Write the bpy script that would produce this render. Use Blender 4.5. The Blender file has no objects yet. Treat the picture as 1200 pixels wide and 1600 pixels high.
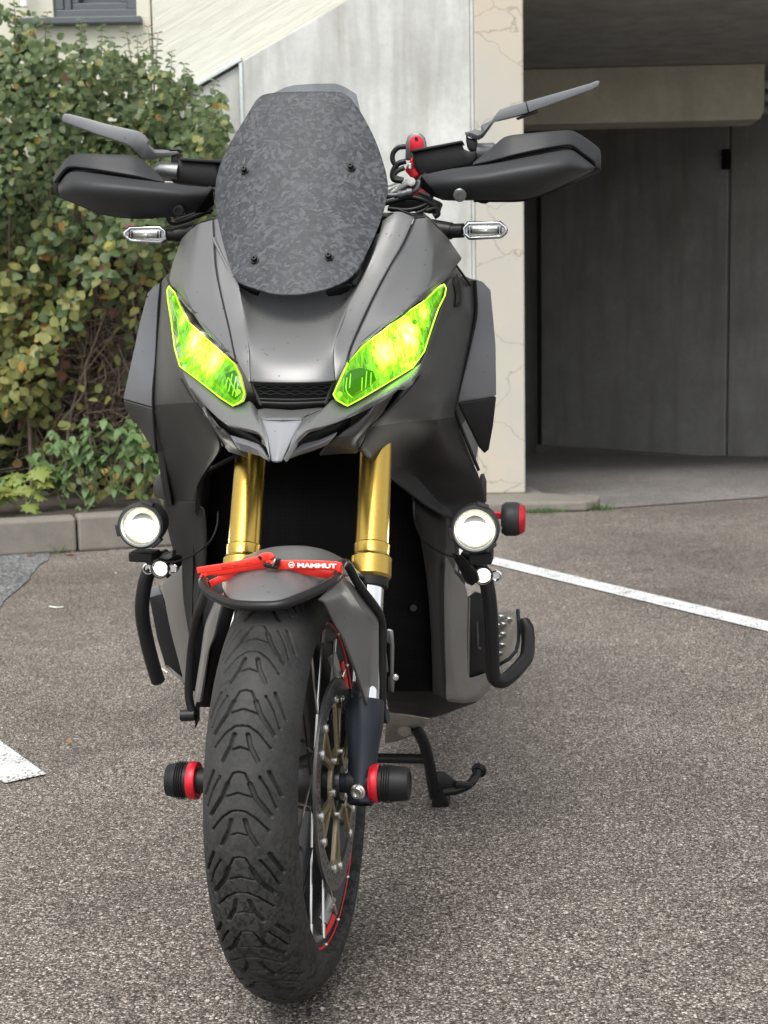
import bpy, bmesh, math, random
import numpy as np
from mathutils import Vector, Matrix
R_ = math.radians
random.seed(7); rng = np.random.default_rng(11)
scn = bpy.context.scene; COL = scn.collection

# ------------------------------------------------------------------ camera
F = 2310.0; CH = .95; PITCH = R_(7.384); ROLL = R_(1.0)
fw = Vector((0, math.cos(PITCH), -math.sin(PITCH))); up0 = Vector((0, math.sin(PITCH), math.cos(PITCH))); rt0 = Vector((1, 0, 0))
rt = rt0*math.cos(ROLL) - up0*math.sin(ROLL); up = up0*math.cos(ROLL) + rt0*math.sin(ROLL)
O = Vector((0, 0, CH))
cd = bpy.data.cameras.new('camera'); cam = bpy.data.objects.new('camera', cd); COL.objects.link(cam)
cam.matrix_world = Matrix.Translation(O) @ Matrix((rt, up, -fw)).transposed().to_4x4()
cd.sensor_fit = 'VERTICAL'; cd.sensor_height = 36; cd.sensor_width = 27; cd.lens = F*36/1600
cd.clip_start = .05; cd.clip_end = 500
cd.dof.use_dof = True; cd.dof.focus_distance = 2.12; cd.dof.aperture_fstop = 13
scn.camera = cam
scn.render.resolution_x = 768; scn.render.resolution_y = 1024

# ------------------------------------------------------------------ light
wd = bpy.data.worlds.new('World'); scn.world = wd; wd.use_nodes = True
nt = wd.node_tree; nt.nodes.clear()
sky = nt.nodes.new('ShaderNodeTexSky'); sky.sky_type = 'NISHITA'; sky.sun_disc = False
SUN_EL, SUN_AZ = R_(58), R_(205)
sky.sun_elevation = SUN_EL; sky.sun_rotation = SUN_AZ; sky.air_density = 1.0; sky.dust_density = 3.0; sky.ozone_density = 1.0
hs = nt.nodes.new('ShaderNodeHueSaturation'); hs.inputs['Saturation'].default_value = .14
bg = nt.nodes.new('ShaderNodeBackground'); bg.inputs['Strength'].default_value = .15
wo = nt.nodes.new('ShaderNodeOutputWorld')
nt.links.new(sky.outputs[0], hs.inputs['Color']); nt.links.new(hs.outputs[0], bg.inputs[0]); nt.links.new(bg.outputs[0], wo.inputs[0])
sd = bpy.data.lights.new('sun', 'SUN'); sd.energy = 1.1; sd.angle = R_(35); sd.color = (1, .965, .90)
sun = bpy.data.objects.new('sun', sd); COL.objects.link(sun)
sdir = Vector((math.sin(SUN_AZ)*math.cos(SUN_EL), math.cos(SUN_AZ)*math.cos(SUN_EL), math.sin(SUN_EL)))
sun.rotation_euler = sdir.to_track_quat('Z', 'Y').to_euler(); sun.location = sdir*20
scn.view_settings.view_transform = 'Standard'; scn.view_settings.look = 'None'
scn.view_settings.exposure = 1.05; scn.view_settings.gamma = 1
try: scn.view_settings.use_curve_mapping = False
except Exception: pass

# ------------------------------------------------------------------ geometry helpers
def ray(px, py):
    return (fw + rt*((px-600)/F) - up*((py-800)/F)).normalized()
def G(px, py, z=0.0):                       # point of the plane at height z
    d = ray(px, py); return O + d*((z-O.z)/d.z)
def Yp(px, py, Y):                          # point of the upright plane at distance Y
    d = ray(px, py); return O + d*(Y/d.y)
YAW = R_(8); HUBX, HUBY = -.13495, 2.03971
BASE = Vector((HUBX, HUBY, 0))
BK = Vector((math.sin(YAW), math.cos(YAW), 0)); SD = Vector((math.cos(YAW), -math.sin(YAW), 0)); UP = Vector((0, 0, 1))
def W(px, py, v):                           # point at v metres behind the front axle of the motorcycle
    d = ray(px, py); t = ((BASE-O).dot(BK)+v)/d.dot(BK); return O + d*t
def L(u, v, z): return BASE + SD*u + BK*v + UP*z
TH, PH = R_(9.637), R_(-1.143)
wf = Vector((-math.sin(TH), -math.cos(TH), 0)); ws0 = Vector((math.cos(TH), -math.sin(TH), 0))
wu = UP*math.cos(PH) + ws0*math.sin(PH); ws = ws0*math.cos(PH) - UP*math.sin(PH)
HUB = Vector((HUBX, HUBY, .29995))
def Q(f, w, u): return HUB + wf*f + ws*w + wu*u   # front wheel frame
def proj(p):
    d = p-O; z = d.dot(fw); return (600+F*d.dot(rt)/z, 800-F*d.dot(up)/z)

def tag(o, label=None, cat=None, group=None, kind=None):
    if label: o['label'] = label
    if cat: o['category'] = cat
    if group: o['group'] = group
    if kind: o['kind'] = kind
    return o
def adopt(o, parent):
    if parent is not None:
        o.parent = parent; o.matrix_parent_inverse = Matrix.Translation(-WORLDPOS[parent.name]) if parent.name in WORLDPOS else Matrix.Identity(4)
WORLDPOS = {}
def empty(name, loc):
    o = bpy.data.objects.new(name, None); COL.objects.link(o); o.location = loc; o.empty_display_size = .1
    WORLDPOS[o.name] = Vector(loc); return o
def link(name, me, mats, parent=None, smooth=True):
    o = bpy.data.objects.new(name, me); COL.objects.link(o)
    for m in (mats if isinstance(mats, (list, tuple)) else [mats]): me.materials.append(m)
    if smooth and len(me.polygons): me.polygons.foreach_set('use_smooth', [True]*len(me.polygons))
    adopt(o, parent)
    return o
def mk(name, V, Fc, mats, parent=None, smooth=True):
    me = bpy.data.meshes.new(name); me.from_pydata([tuple(v) for v in V], [], [tuple(f) for f in Fc]); me.update()
    return link(name, me, mats, parent, smooth)
def bmobj(name, bm, mats, parent=None, smooth=True, sharp=None):
    me = bpy.data.meshes.new(name); bm.to_mesh(me); bm.free()
    o = link(name, me, mats, parent, smooth)
    if sharp: me.set_sharp_from_angle(angle=R_(sharp))
    return o
def bevel(o, w, seg=2, ang=35):
    m = o.modifiers.new('bevel', 'BEVEL'); m.width = w; m.segments = seg; m.limit_method = 'ANGLE'; m.angle_limit = R_(ang)
    return o
def panel(name, V, Fc, mat, parent, thick=.004, sub=2, crease=0.0, edge=1.0, bev=.0012, face=None, creases=()):
    """sheet with thickness; V world points; outline kept crisp"""
    bm = bmesh.new(); vs = [bm.verts.new(v) for v in V]
    for f in Fc:
        try: bm.faces.new([vs[i] for i in f])
        except ValueError: pass
    bmesh.ops.recalc_face_normals(bm, faces=bm.faces)
    tgt = face if face is not None else O
    s = sum(f.calc_area()*f.normal.dot((tgt-f.calc_center_median()).normalized()) for f in bm.faces)
    if s < 0: bmesh.ops.reverse_faces(bm, faces=bm.faces)
    cl = bm.edges.layers.float.new('crease_edge')
    cs = {frozenset(c) for c in creases}
    bm.verts.index_update()
    for e in bm.edges:
        e[cl] = edge if e.is_boundary else (1.0 if frozenset((e.verts[0].index, e.verts[1].index)) in cs else crease)
    o = bmobj(name, bm, mat, parent)
    if sub:
        m = o.modifiers.new('sub', 'SUBSURF'); m.levels = sub; m.render_levels = sub; m.boundary_smooth = 'PRESERVE_CORNERS'
    if thick:
        m = o.modifiers.new('solid', 'SOLIDIFY'); m.thickness = thick; m.offset = -1
    if bev: bevel(o, bev, 2, 40)
    return o
def grid(name, rows, mat, parent, **k):
    """rows of (px,py,v) of equal length"""
    n = len(rows[0]); V = [W(*p) for r in rows for p in r]
    Fc = [(i*n+j, i*n+j+1, (i+1)*n+j+1, (i+1)*n+j) for i in range(len(rows)-1) for j in range(n-1)]
    return panel(name, V, Fc, mat, parent, **k)
def outline(name, pts, mat, parent, thick=.006, bev=.002, vf=None, flat=True):
    """plate cut to an outline"""
    V = [W(p[0], p[1], p[2] if len(p) > 2 else vf(p[0], p[1])) for p in pts]
    bm = bmesh.new(); f = bm.faces.new([bm.verts.new(v) for v in V])
    f.normal_update()
    if f.normal.dot(O-f.calc_center_median()) < 0: f.normal_flip()
    bmesh.ops.triangulate(bm, faces=bm.faces, ngon_method='BEAUTY')
    o = bmobj(name, bm, mat, parent)
    m = o.modifiers.new('solid', 'SOLIDIFY'); m.thickness = thick; m.offset = -1
    if bev: bevel(o, bev, 2, 40)
    return o
def frame_of(d):
    d = d.normalized(); a = Vector((0, 0, 1)) if abs(d.z) < .9 else Vector((1, 0, 0))
    x = d.cross(a).normalized(); return x, x.cross(d).normalized(), d
def catmull(P, n=6):
    P = [Vector(p) for p in P]; out = []
    Q_ = [P[0]*2-P[1]] + P + [P[-1]*2-P[-2]]
    for i in range(1, len(Q_)-2):
        a, b, c, d = Q_[i-1:i+3]
        for k in range(n):
            t = k/n
            out.append(.5*((2*b)+(c-a)*t+(2*a-5*b+4*c-d)*t*t+(3*b-3*c+d-a)*t**3))
    out.append(P[-1]); return out
def add_tube(bm, P, r, seg=12, smooth=6, cap=True, flat=None, mi=0):
    P = [Vector(p) for p in P]
    C = catmull(P, smooth) if smooth > 1 and len(P) > 2 else P
    n = len(C); rr = [r]*n if not isinstance(r, (list, tuple)) else list(np.interp(np.linspace(0, 1, n), np.linspace(0, 1, len(r)), r))
    x, y, d = frame_of(C[1]-C[0]); rings = []
    for i, c in enumerate(C):
        t = (C[min(i+1, n-1)]-C[max(i-1, 0)]).normalized()
        x = (x - t*x.dot(t)).normalized(); y = t.cross(x)
        rings.append([bm.verts.new(c + (x*math.cos(a)+y*math.sin(a))*rr[i]) for a in [2*math.pi*k/seg for k in range(seg)]])
    for i in range(n-1):
        for k in range(seg):
            f = bm.faces.new((rings[i][k], rings[i][(k+1) % seg], rings[i+1][(k+1) % seg], rings[i+1][k])); f.material_index = mi
    if cap:
        for rg, rev in ((rings[0], True), (rings[-1], False)):
            f = bm.faces.new(rg[::-1] if rev else rg); f.material_index = mi
def tube(name, P, r, mat, parent, seg=14, smooth=6, bev=0):
    bm = bmesh.new(); add_tube(bm, P, r, seg, smooth)
    bmesh.ops.recalc_face_normals(bm, faces=bm.faces)
    o = bmobj(name, bm, mat, parent, sharp=50)
    return o
def add_lathe(bm, c, axis, prof, seg=28, mi=0, ell=None):
    """prof: list of (distance along axis, radius)"""
    x, y, d = frame_of(Vector(axis)); rings = []
    for (t, r) in prof:
        if r < 1e-6: rings.append([bm.verts.new(c+d*t)])
        else: rings.append([bm.verts.new(c+d*t+(x*math.cos(a)+y*math.sin(a))*r) for a in [2*math.pi*k/seg for k in range(seg)]])
    for A, B in zip(rings, rings[1:]):
        for k in range(seg):
            a0, a1 = A[k % len(A)], A[(k+1) % len(A)]; b0, b1 = B[k % len(B)], B[(k+1) % len(B)]
            vs = []
            for v in (a0, a1, b1, b0):
                if v not in vs: vs.append(v)
            if len(vs) > 2:
                try: bm.faces.new(vs).material_index = mi
                except ValueError: pass
def lathe(name, c, axis, prof, mat, parent, seg=28, sharp=35):
    bm = bmesh.new(); add_lathe(bm, Vector(c), axis, prof, seg); bmesh.ops.recalc_face_normals(bm, faces=bm.faces)
    return bmobj(name, bm, mat, parent, sharp=sharp)
def add_box(bm, c, ax, ay, az):
    c, ax, ay, az = map(Vector, (c, ax, ay, az))
    v = [bm.verts.new(c+ax*i+ay*j+az*k) for i in (-1, 1) for j in (-1, 1) for k in (-1, 1)]
    for f in ((0, 1, 3, 2), (4, 6, 7, 5), (0, 4, 5, 1), (2, 3, 7, 6), (0, 2, 6, 4), (1, 5, 7, 3)): bm.faces.new([v[i] for i in f])
def box(name, c, ax, ay, az, mat, parent, bev=.002):
    bm = bmesh.new(); add_box(bm, c, ax, ay, az); bmesh.ops.recalc_face_normals(bm, faces=bm.faces)
    o = bmobj(name, bm, mat, parent, smooth=False)
    if bev: bevel(o, bev)
    return o
def box2(name, a, b, mat, parent=None, bev=.004):
    a, b = Vector(a), Vector(b); c = (a+b)/2; h = (b-a)/2
    return box(name, c, (h.x, 0, 0), (0, h.y, 0), (0, 0, h.z), mat, parent, bev)
def prism(name, pts, depth, mat, parent=None, bev=.004):
    """pts world points of one face, pushed by the vector depth"""
    bm = bmesh.new(); d = Vector(depth)
    a = [bm.verts.new(p) for p in pts]; b = [bm.verts.new(Vector(p)+d) for p in pts]; n = len(a)
    bm.faces.new(a); bm.faces.new(b[::-1])
    for i in range(n): bm.faces.new((a[(i+1) % n], a[i], b[i], b[(i+1) % n]))
    bmesh.ops.recalc_face_normals(bm, faces=bm.faces)
    o = bmobj(name, bm, mat, parent, smooth=False)
    if bev: bevel(o, bev)
    return o

# ------------------------------------------------------------------ materials
class N:
    def __init__(s, name):
        s.m = bpy.data.materials.new(name); s.m.use_nodes = True; s.t = s.m.node_tree; s.t.nodes.clear()
        s.out = s.new('ShaderNodeOutputMaterial')
    def new(s, ty, **k):
        n = s.t.nodes.new(ty)
        for a, b in k.items():
            if a.startswith('i_'): n.inputs[a[2:].replace('_', ' ')].default_value = b
            else: setattr(n, a, b)
        return n
    def ln(s, a, b): s.t.links.new(a, b); return s
    def coord(s, kind='Object', scale=(1, 1, 1), rot=(0, 0, 0)):
        tc = s.new('ShaderNodeTexCoord'); mp = s.new('ShaderNodeMapping'); mp.inputs['Scale'].default_value = scale; mp.inputs['Rotation'].default_value = rot
        s.ln(tc.outputs[kind], mp.inputs['Vector']); return mp.outputs[0]
    def noise(s, vec, scale, detail=4, rough=.55, dist=0):
        n = s.new('ShaderNodeTexNoise'); n.inputs['Scale'].default_value = scale; n.inputs['Detail'].default_value = detail
        n.inputs['Roughness'].default_value = rough; n.inputs['Distortion'].default_value = dist; s.ln(vec, n.inputs['Vector']); return n.outputs[0]
    def vor(s, vec, scale, feature='F1', rnd=1.0):
        n = s.new('ShaderNodeTexVoronoi', feature=feature); n.inputs['Scale'].default_value = scale; n.inputs['Randomness'].default_value = rnd
        s.ln(vec, n.inputs['Vector']); return n
    def ramp(s, fac, stops, interp='LINEAR'):
        n = s.new('ShaderNodeValToRGB'); n.color_ramp.interpolation = interp; e = n.color_ramp.elements
        while len(e) < len(stops): e.new(.5)
        for el, (p, c) in zip(e, stops):
            el.position = p; el.color = (c, c, c, 1) if not isinstance(c, (tuple, list)) else (*c, 1)
        s.ln(fac, n.inputs[0]); return n.outputs[0]
    def mix(s, fac, a, b, mode='MIX'):
        n = s.new('ShaderNodeMix', data_type='RGBA', blend_type=mode)
        for sock, val in ((n.inputs[0], fac), (n.inputs[6], a), (n.inputs[7], b)):
            if hasattr(val, 'is_output'): s.ln(val, sock)
            elif sock == n.inputs[0]: sock.default_value = val
            else: sock.default_value = (*val, 1) if isinstance(val, (tuple, list)) else (val, val, val, 1)
        return n.outputs[2]
    def math(s, op, a, b=0.0, c=0.0):
        n = s.new('ShaderNodeMath', operation=op)
        for i, val in enumerate((a, b, c)):
            if hasattr(val, 'is_output'): s.ln(val, n.inputs[i])
            else: n.inputs[i].default_value = val
        return n.outputs[0]
    def bump(s, h, strength=.3, dist=.002, normal=None):
        b = s.new('ShaderNodeBump'); b.inputs['Strength'].default_value = strength; b.inputs['Distance'].default_value = dist
        s.ln(h, b.inputs['Height'])
        if normal is not None: s.ln(normal, b.inputs['Normal'])
        return b.outputs[0]
    def pr(s, col, rough=.5, metal=0.0, normal=None, spec=.5, coat=0, **k):
        b = s.new('ShaderNodeBsdfPrincipled')
        for nm, val in (('Base Color', col), ('Roughness', rough), ('Metallic', metal), ('Specular IOR Level', spec), ('Coat Weight', coat)):
            if hasattr(val, 'is_output'): s.ln(val, b.inputs[nm])
            else: b.inputs[nm].default_value = (*val, 1) if isinstance(val, (tuple, list)) else val
        if normal is not None: s.ln(normal, b.inputs['Normal'])
        for a, v in k.items(): b.inputs[a.replace('_', ' ')].default_value = v
        s.ln(b.outputs[0], s.out.inputs[0]); return b
def plain(name, col, rough=.5, metal=0.0, var=.12, scale=60, bump=.05, spec=.5, specks=False):
    m = N(name); v = m.coord()
    n = m.noise(v, scale, 5, .6)
    c = m.mix(m.ramp(n, [(.3, 0), (.7, 1)]), tuple(x*(1-var) for x in col), tuple(min(1, x*(1+var)) for x in col))
    n2 = m.noise(v, 7, 3)
    r = m.math('ADD', m.math('MULTIPLY', n2, .18), rough-.09)
    if specks:                                            # grit and dried drops on the paint
        vo = m.vor(v, 95); keep = m.vor(v, 95); 
        sp = m.math('MULTIPLY', m.math('LESS_THAN', vo.outputs['Distance'], .14), m.math('GREATER_THAN', m.ramp(vo.outputs['Color'], [(0, 0), (1, 1)]), .60))
        c = m.mix(sp, c, tuple(x*.45 for x in col))
    m.pr(c, r, metal, m.bump(n, bump, .0006), spec)
    return m.m
M = {}
M['grey'] = plain('grey_paint', (.158, .159, .159), .43, .5, .05, 900, .10, .5, True)
M['fin'] = plain('light_grey_paint', (.155, .16, .172), .48, .15, .05, 900, .1, .5, True)
M['dark'] = plain('dark_grey_paint', (.04, .039, .038), .42, .25, .05, 900, .1, .5, True)
M['mid'] = plain('side_paint', (.066, .067, .067), .38, .4, .05, 900, .1, .5, True)
M['low'] = plain('dark_plastic_and_fairing_shade', (.012, .012, .012), .48, .0, .06, 900, .12, .28)  # plastic of shrouds and belly; on the fairing it paints in shade
M['silver'] = plain('silver_panel', (.20, .193, .18), .47, .25, .05, 700, .1)
M['black'] = plain('black_plastic', (.007, .007, .0075), .5, 0, .2, 500, .12, .28)
M['matte'] = plain('matte_black_plastic', (.024, .025, .027), .47, 0, .1, 1400, .25, .28)
M['blade'] = plain('powder_coated_alloy', (.13, .137, .145), .42, .3, .06, 1200, .2, .5, True)
M['tube'] = plain('black_powder_coat', (.010, .010, .0105), .38, .05, .15, 900, .15, .28)
M['steel'] = plain('greyed_steel', (.16, .165, .165), .35, .8, .1, 300, .05)
M['gold'] = plain('gold_anodised', (.50, .335, .075), .28, 1, .05, 200, .04)
M['palegold'] = plain('pale_gold_alloy', (.34, .30, .19), .38, .9, .08, 200, .05)
M['chrome'] = plain('polished_chrome', (.75, .76, .78), .09, 1, .02, 50, 0)
M['bolt'] = plain('bolt_steel', (.55, .55, .53), .3, 1, .05, 100, .02)
M['red'] = plain('red_anodised', (.55, .012, .025), .35, .4, .08, 200, .03)
M['strap'] = plain('red_rubber_strap', (.80, .028, .014), .5, 0, .05, 300, .06)
M['strapdark'] = plain('dark_red_rubber', (.38, .012, .008), .5, 0, .05, 300, .06)
M['white'] = plain('white_print', (.75, .74, .72), .5, 0, .05, 50, 0)
M['alloy'] = plain('raw_alloy', (.36, .34, .3), .42, .75, .12, 60, .1)
M['plate'] = plain('footboard_alloy', (.5, .47, .40), .35, .6, .06, 150, .05)
M['lead'] = plain('white_hose', (.72, .73, .7), .4, 0, .04, 80, .02)
M['casting'] = plain('dark_blue_grey_casting', (.018, .022, .03), .4, .3, .1, 500, .2, .28)
M['redtape'] = plain('red_rim_tape', (.62, .02, .02), .35, 0, .05, 100, 0)
M['rim'] = plain('black_rim', (.015, .015, .016), .3, .2, .1, 200, .03)
M['silverrim'] = plain('silver_rim_tape', (.4, .4, .4), .35, .5, .05, 200, .03)

def m_emit(name, col, s):
    m = N(name); e = m.new('ShaderNodeEmission'); e.inputs[0].default_value = (*col, 1); e.inputs[1].default_value = s
    m.ln(e.outputs[0], m.out.inputs[0]); return m.m
def m_glass(name, tint, refl=.12, rough=.02):
    m = N(name); t = m.new('ShaderNodeBsdfTransparent'); t.inputs[0].default_value = (*tint, 1)
    g = m.new('ShaderNodeBsdfGlossy'); g.inputs['Roughness'].default_value = rough
    lw = m.new('ShaderNodeFresnel'); lw.inputs[0].default_value = 1.45; bf = m.new('ShaderNodeNewGeometry')
    mx = m.new('ShaderNodeMixShader'); m.ln(m.math('MULTIPLY', lw.outputs[0], m.math('SUBTRACT', 1.0, bf.outputs['Backfacing'])), mx.inputs[0]); m.ln(t.outputs[0], mx.inputs[1]); m.ln(g.outputs[0], mx.inputs[2])
    m.ln(mx.outputs[0], m.out.inputs[0]); return m.m
M['clear'] = m_glass('clear_glass', (.96, .97, .97))
M['smoke'] = m_glass('smoked_clear_screen', (.62, .64, .68))
M['greenlens'] = m_glass('green_tinted_lens_cover', (.50, .955, .17))
M['limeedge'] = m_emit('lit_green_lens_edge', (.45, .9, .03), 1.5)
M['led'] = m_emit('white_led', (1, .97, .86), 15)
M['ledsmall'] = m_emit('small_white_led', (1, .97, .84), 1.6)

def m_headlamp(name, bulbs):
    """lit reflector: brightest at its bulbs, broken up by the facets of the reflector"""
    m = N(name); geo = m.new('ShaderNodeNewGeometry'); tot = None
    for p, s, r in bulbs:
        d = m.new('ShaderNodeVectorMath', operation='DISTANCE'); m.ln(geo.outputs['Position'], d.inputs[0]); d.inputs[1].default_value = tuple(p)
        q = m.math('DIVIDE', d.outputs['Value'], r)
        g = m.math('MULTIPLY', m.math('EXPONENT', m.math('MULTIPLY', m.math('POWER', q, 1.6), -1.0)), s)
        tot = g if tot is None else m.math('ADD', tot, g)
    vec = m.coord('Object', (1, 1, .55))
    nz = m.noise(vec, 95, 6, .7, 1.2)
    v1 = m.vor(vec, 120)
    fac = m.math('MULTIPLY', m.ramp(nz, [(.33, .12), (.5, .8), (.68, 2.2)]), m.ramp(v1.outputs['Distance'], [(.0, 1.25), (.75, .45)]))
    st = m.math('ADD', m.math('MULTIPLY', tot, fac), m.math('ADD', m.math('MULTIPLY', m.ramp(nz, [(.3, 0), (.7, 1)]), .62), .10))
    e = m.new('ShaderNodeEmission'); e.inputs[0].default_value = (1, .93, .7, 1); m.ln(st, e.inputs[1])
    m.ln(e.outputs[0], m.out.inputs[0]); return m.m

def m_asphalt(name, dark, mid, light, scale=150, bl=.6):
    m = N(name); v = m.coord('Object')
    dn = m.new('ShaderNodeTexNoise'); dn.inputs['Scale'].default_value = 60; m.ln(v, dn.inputs['Vector'])
    vv = m.new('ShaderNodeVectorMath', operation='MULTIPLY_ADD'); m.ln(dn.outputs['Color'], vv.inputs[0]); vv.inputs[1].default_value = (.008, .008, .008); m.ln(v, vv.inputs[2])
    a = m.vor(vv.outputs[0], scale); b = m.vor(vv.outputs[0], scale*2.3)
    rc = m.new('ShaderNodeSeparateColor'); m.ln(a.outputs['Color'], rc.inputs[0])
    rb = m.new('ShaderNodeSeparateColor'); m.ln(b.outputs['Color'], rb.inputs[0])
    st = m.ramp(rc.outputs[0], [(0, dark), (.28, tuple((x+y)/2 for x, y in zip(dark, mid))), (.55, mid), (.85, light), (1, tuple(min(1, x*1.5) for x in light))])
    tint = m.mix(m.math('MULTIPLY', rc.outputs[1], .22), st, (.27, .20, .165))
    fine = m.ramp(rb.outputs[0], [(0, dark), (.6, mid), (1, light)])
    c = m.mix(m.math('GREATER_THAN', rc.outputs[2], .62), tint, fine)
    gap = m.ramp(a.outputs['Distance'], [(.0, 1), (.42, .95), (.70, .30)])
    c = m.mix(1.0, c, gap, 'MULTIPLY')
    big = m.noise(v, 1.3, 5, .6); bigc = m.ramp(big, [(.3, .78), (.7, 1.14)])
    c = m.mix(1.0, c, bigc, 'MULTIPLY')
    stn = m.noise(v, 2.6, 3, .5, .8); c = m.mix(1.0, c, m.ramp(stn, [(.60, 1), (.70, .74)]), 'MULTIPLY'); md = m.noise(v, 9, 4, .6); c = m.mix(1.0, c, m.ramp(md, [(.3, .86), (.7, 1.1)]), 'MULTIPLY')
    h = m.math('SUBTRACT', 1.0, a.outputs['Distance'])
    nrm = m.bump(h, bl, .004); nrm = m.bump(rb.outputs[1], .12, .002, nrm)
    m.pr(c, m.ramp(big, [(.3, .42), (.7, .62)]), 0, nrm, .45)
    return m.m
M['asphalt'] = m_asphalt('asphalt', (.036, .032, .029), (.212, .183, .160), (.43, .39, .35), 235)
M['oldasphalt'] = m_asphalt('old_grey_asphalt', (.07, .075, .08), (.19, .2, .21), (.36, .37, .38), 130)
M['gravelfloor'] = m_asphalt('worn_grey_screed', (.16, .155, .145), (.26, .25, .235), (.36, .345, .325), 170, .2)

def m_concrete(name, col, streak=.25, scale=1.0, tint=(.36, .35, .30)):
    m = N(name); v = m.coord('Object'); vs = m.coord('Object', (1, 1, .12))
    n1 = m.noise(v, 3*scale, 7, .62); n2 = m.noise(v, 28*scale, 6, .65); n3 = m.noise(vs, 7*scale, 6, .6, .3)
    c = m.mix(m.ramp(n1, [(.32, 0), (.68, 1)]), tuple(x*.82 for x in col), tuple(min(1, x*1.1) for x in col))
    c = m.mix(m.math('MULTIPLY', m.ramp(n3, [(.48, 0), (.72, 1)]), streak), c, tuple(x*.55 for x in tint))
    c = m.mix(m.math('MULTIPLY', m.ramp(n2, [(.35, 1), (.6, 0)]), .16), c, tuple(x*.5 for x in col))
    pits = m.vor(v, 60*scale); pk = m.math('LESS_THAN', pits.outputs['Distance'], .12)
    c = m.mix(m.math('MULTIPLY', pk, .25), c, tuple(x*.4 for x in col))
    m.pr(c, .82, 0, m.bump(n2, .35, .006, m.bump(pk, -.2, .004)), .3)
    return m.m
M['concrete'] = m_concrete('weathered_concrete', (.51, .52, .50), .55)
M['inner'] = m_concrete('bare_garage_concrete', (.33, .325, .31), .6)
M['kerb'] = m_concrete('kerb_concrete', (.185, .17, .148), .4, 3)
M['beam'] = m_concrete('painted_beam', (.50, .47, .38), .2)
def m_cream():
    m = N('cracked_cream_render'); v = m.coord('Object'); n1 = m.noise(v, 3.2, 6, .6); n2 = m.noise(v, 40, 6, .65)
    c = m.mix(m.ramp(n1, [(.3, 0), (.7, 1)]), (.385, .38, .345), (.43, .41, .355))
    c = m.mix(m.ramp(m.noise(v, 1.1, 4), [(.48, 0), (.75, .7)]), c, (.50, .41, .29))
    wv = m.new('ShaderNodeTexNoise'); wv.inputs['Scale'].default_value = 5; wv.inputs['Detail'].default_value = 5; m.ln(v, wv.inputs['Vector'])
    ad = m.new('ShaderNodeVectorMath', operation='MULTIPLY_ADD'); m.ln(wv.outputs['Color'], ad.inputs[0]); ad.inputs[1].default_value = (.2, .2, .2); m.ln(v, ad.inputs[2])
    cr = m.vor(ad.outputs[0], 3.4, 'DISTANCE_TO_EDGE'); k = m.ramp(cr.outputs['Distance'], [(.0, 1), (.005, .7), (.011, 0)])
    c = m.mix(m.math('MULTIPLY', k, .6), c, (.20, .17, .13))
    m.pr(c, .85, 0, m.bump(k, -.5, .004, m.bump(n2, .2, .003)), .3); return m.m
M['cream'] = m_cream()
def m_plaster(name, col, grooves):
    m = N(name); v = m.coord('Object'); n1 = m.noise(v, 2.5, 6, .6); n2 = m.noise(v, 55, 5, .7)
    c = m.mix(m.ramp(n1, [(.3, 0), (.7, 1)]), tuple(x*.93 for x in col), col)
    nrm = m.bump(n2, .25, .004)
    if grooves:
        vs = m.coord('Object', (1, 1, 1), (0, R_(30), 0)); sx = m.new('ShaderNodeSeparateXYZ'); m.ln(vs, sx.inputs[0])
        cb = m.new('ShaderNodeCombineXYZ'); m.ln(sx.outputs[2], cb.inputs[2]); m.ln(m.math('MULTIPLY', sx.outputs[0], .03), cb.inputs[0])
        g = m.noise(cb.outputs[0], 70, 4, .7); k = m.ramp(g, [(.42, 0), (.5, 1)])
        c = m.mix(m.math('MULTIPLY', m.ramp(g, [(.36, 1), (.46, 0)]), .28), c, tuple(x*.6 for x in col)); nrm = m.bump(k, .4, .008, nrm)
    m.pr(c, .85, 0, nrm, .3); return m.m
M['plaster'] = m_plaster('cream_plaster', (.56, .55, .46), False)
M['plasterg'] = m_plaster('combed_cream_plaster', (.57, .565, .495), True)
M['paint'] = None
def m_paint():
    m = N('worn_road_paint'); v = m.coord('Object'); a = m.vor(v, 150); b = m.noise(v, 14, 5, .65)
    k = m.math('LESS_THAN', m.math('ADD', m.math('MULTIPLY', a.outputs['Distance'], .6), m.math('MULTIPLY', b, .75)), .80)
    n = m.noise(v, 70, 4); c = m.mix(m.ramp(n, [(.3, 0), (.7, 1)]), (.47, .49, .49), (.60, .62, .62))
    c = m.mix(k, (.17, .155, .14), c); m.pr(c, .6, 0, m.bump(a.outputs['Distance'], -.35, .003), .4); return m.m
M['paint'] = m_paint()
M['grit'] = plain('loose_stone', (.34, .31, .27), .8, 0, .45, 90, .3)
M['soil'] = plain('dark_soil', (.035, .026, .02), .95, 0, .5, 30, .8)
M['winframe'] = plain('dark_grey_window_frame', (.07, .08, .09), .45, 0, .06, 60, .03)
M['glasspane'] = plain('dark_window_pane', (.05, .06, .07), .12, 0, .05, 3, 0)
M['zinc'] = plain('galvanised_zinc', (.50, .55, .53), .42, .7, .15, 30, .1)
M['twig'] = plain('brown_twig', (.14, .105, .08), .85, 0, .4, 60, .4)
M['stem'] = plain('green_stem', (.10, .14, .05), .7, 0, .2, 60, .1)
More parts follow.
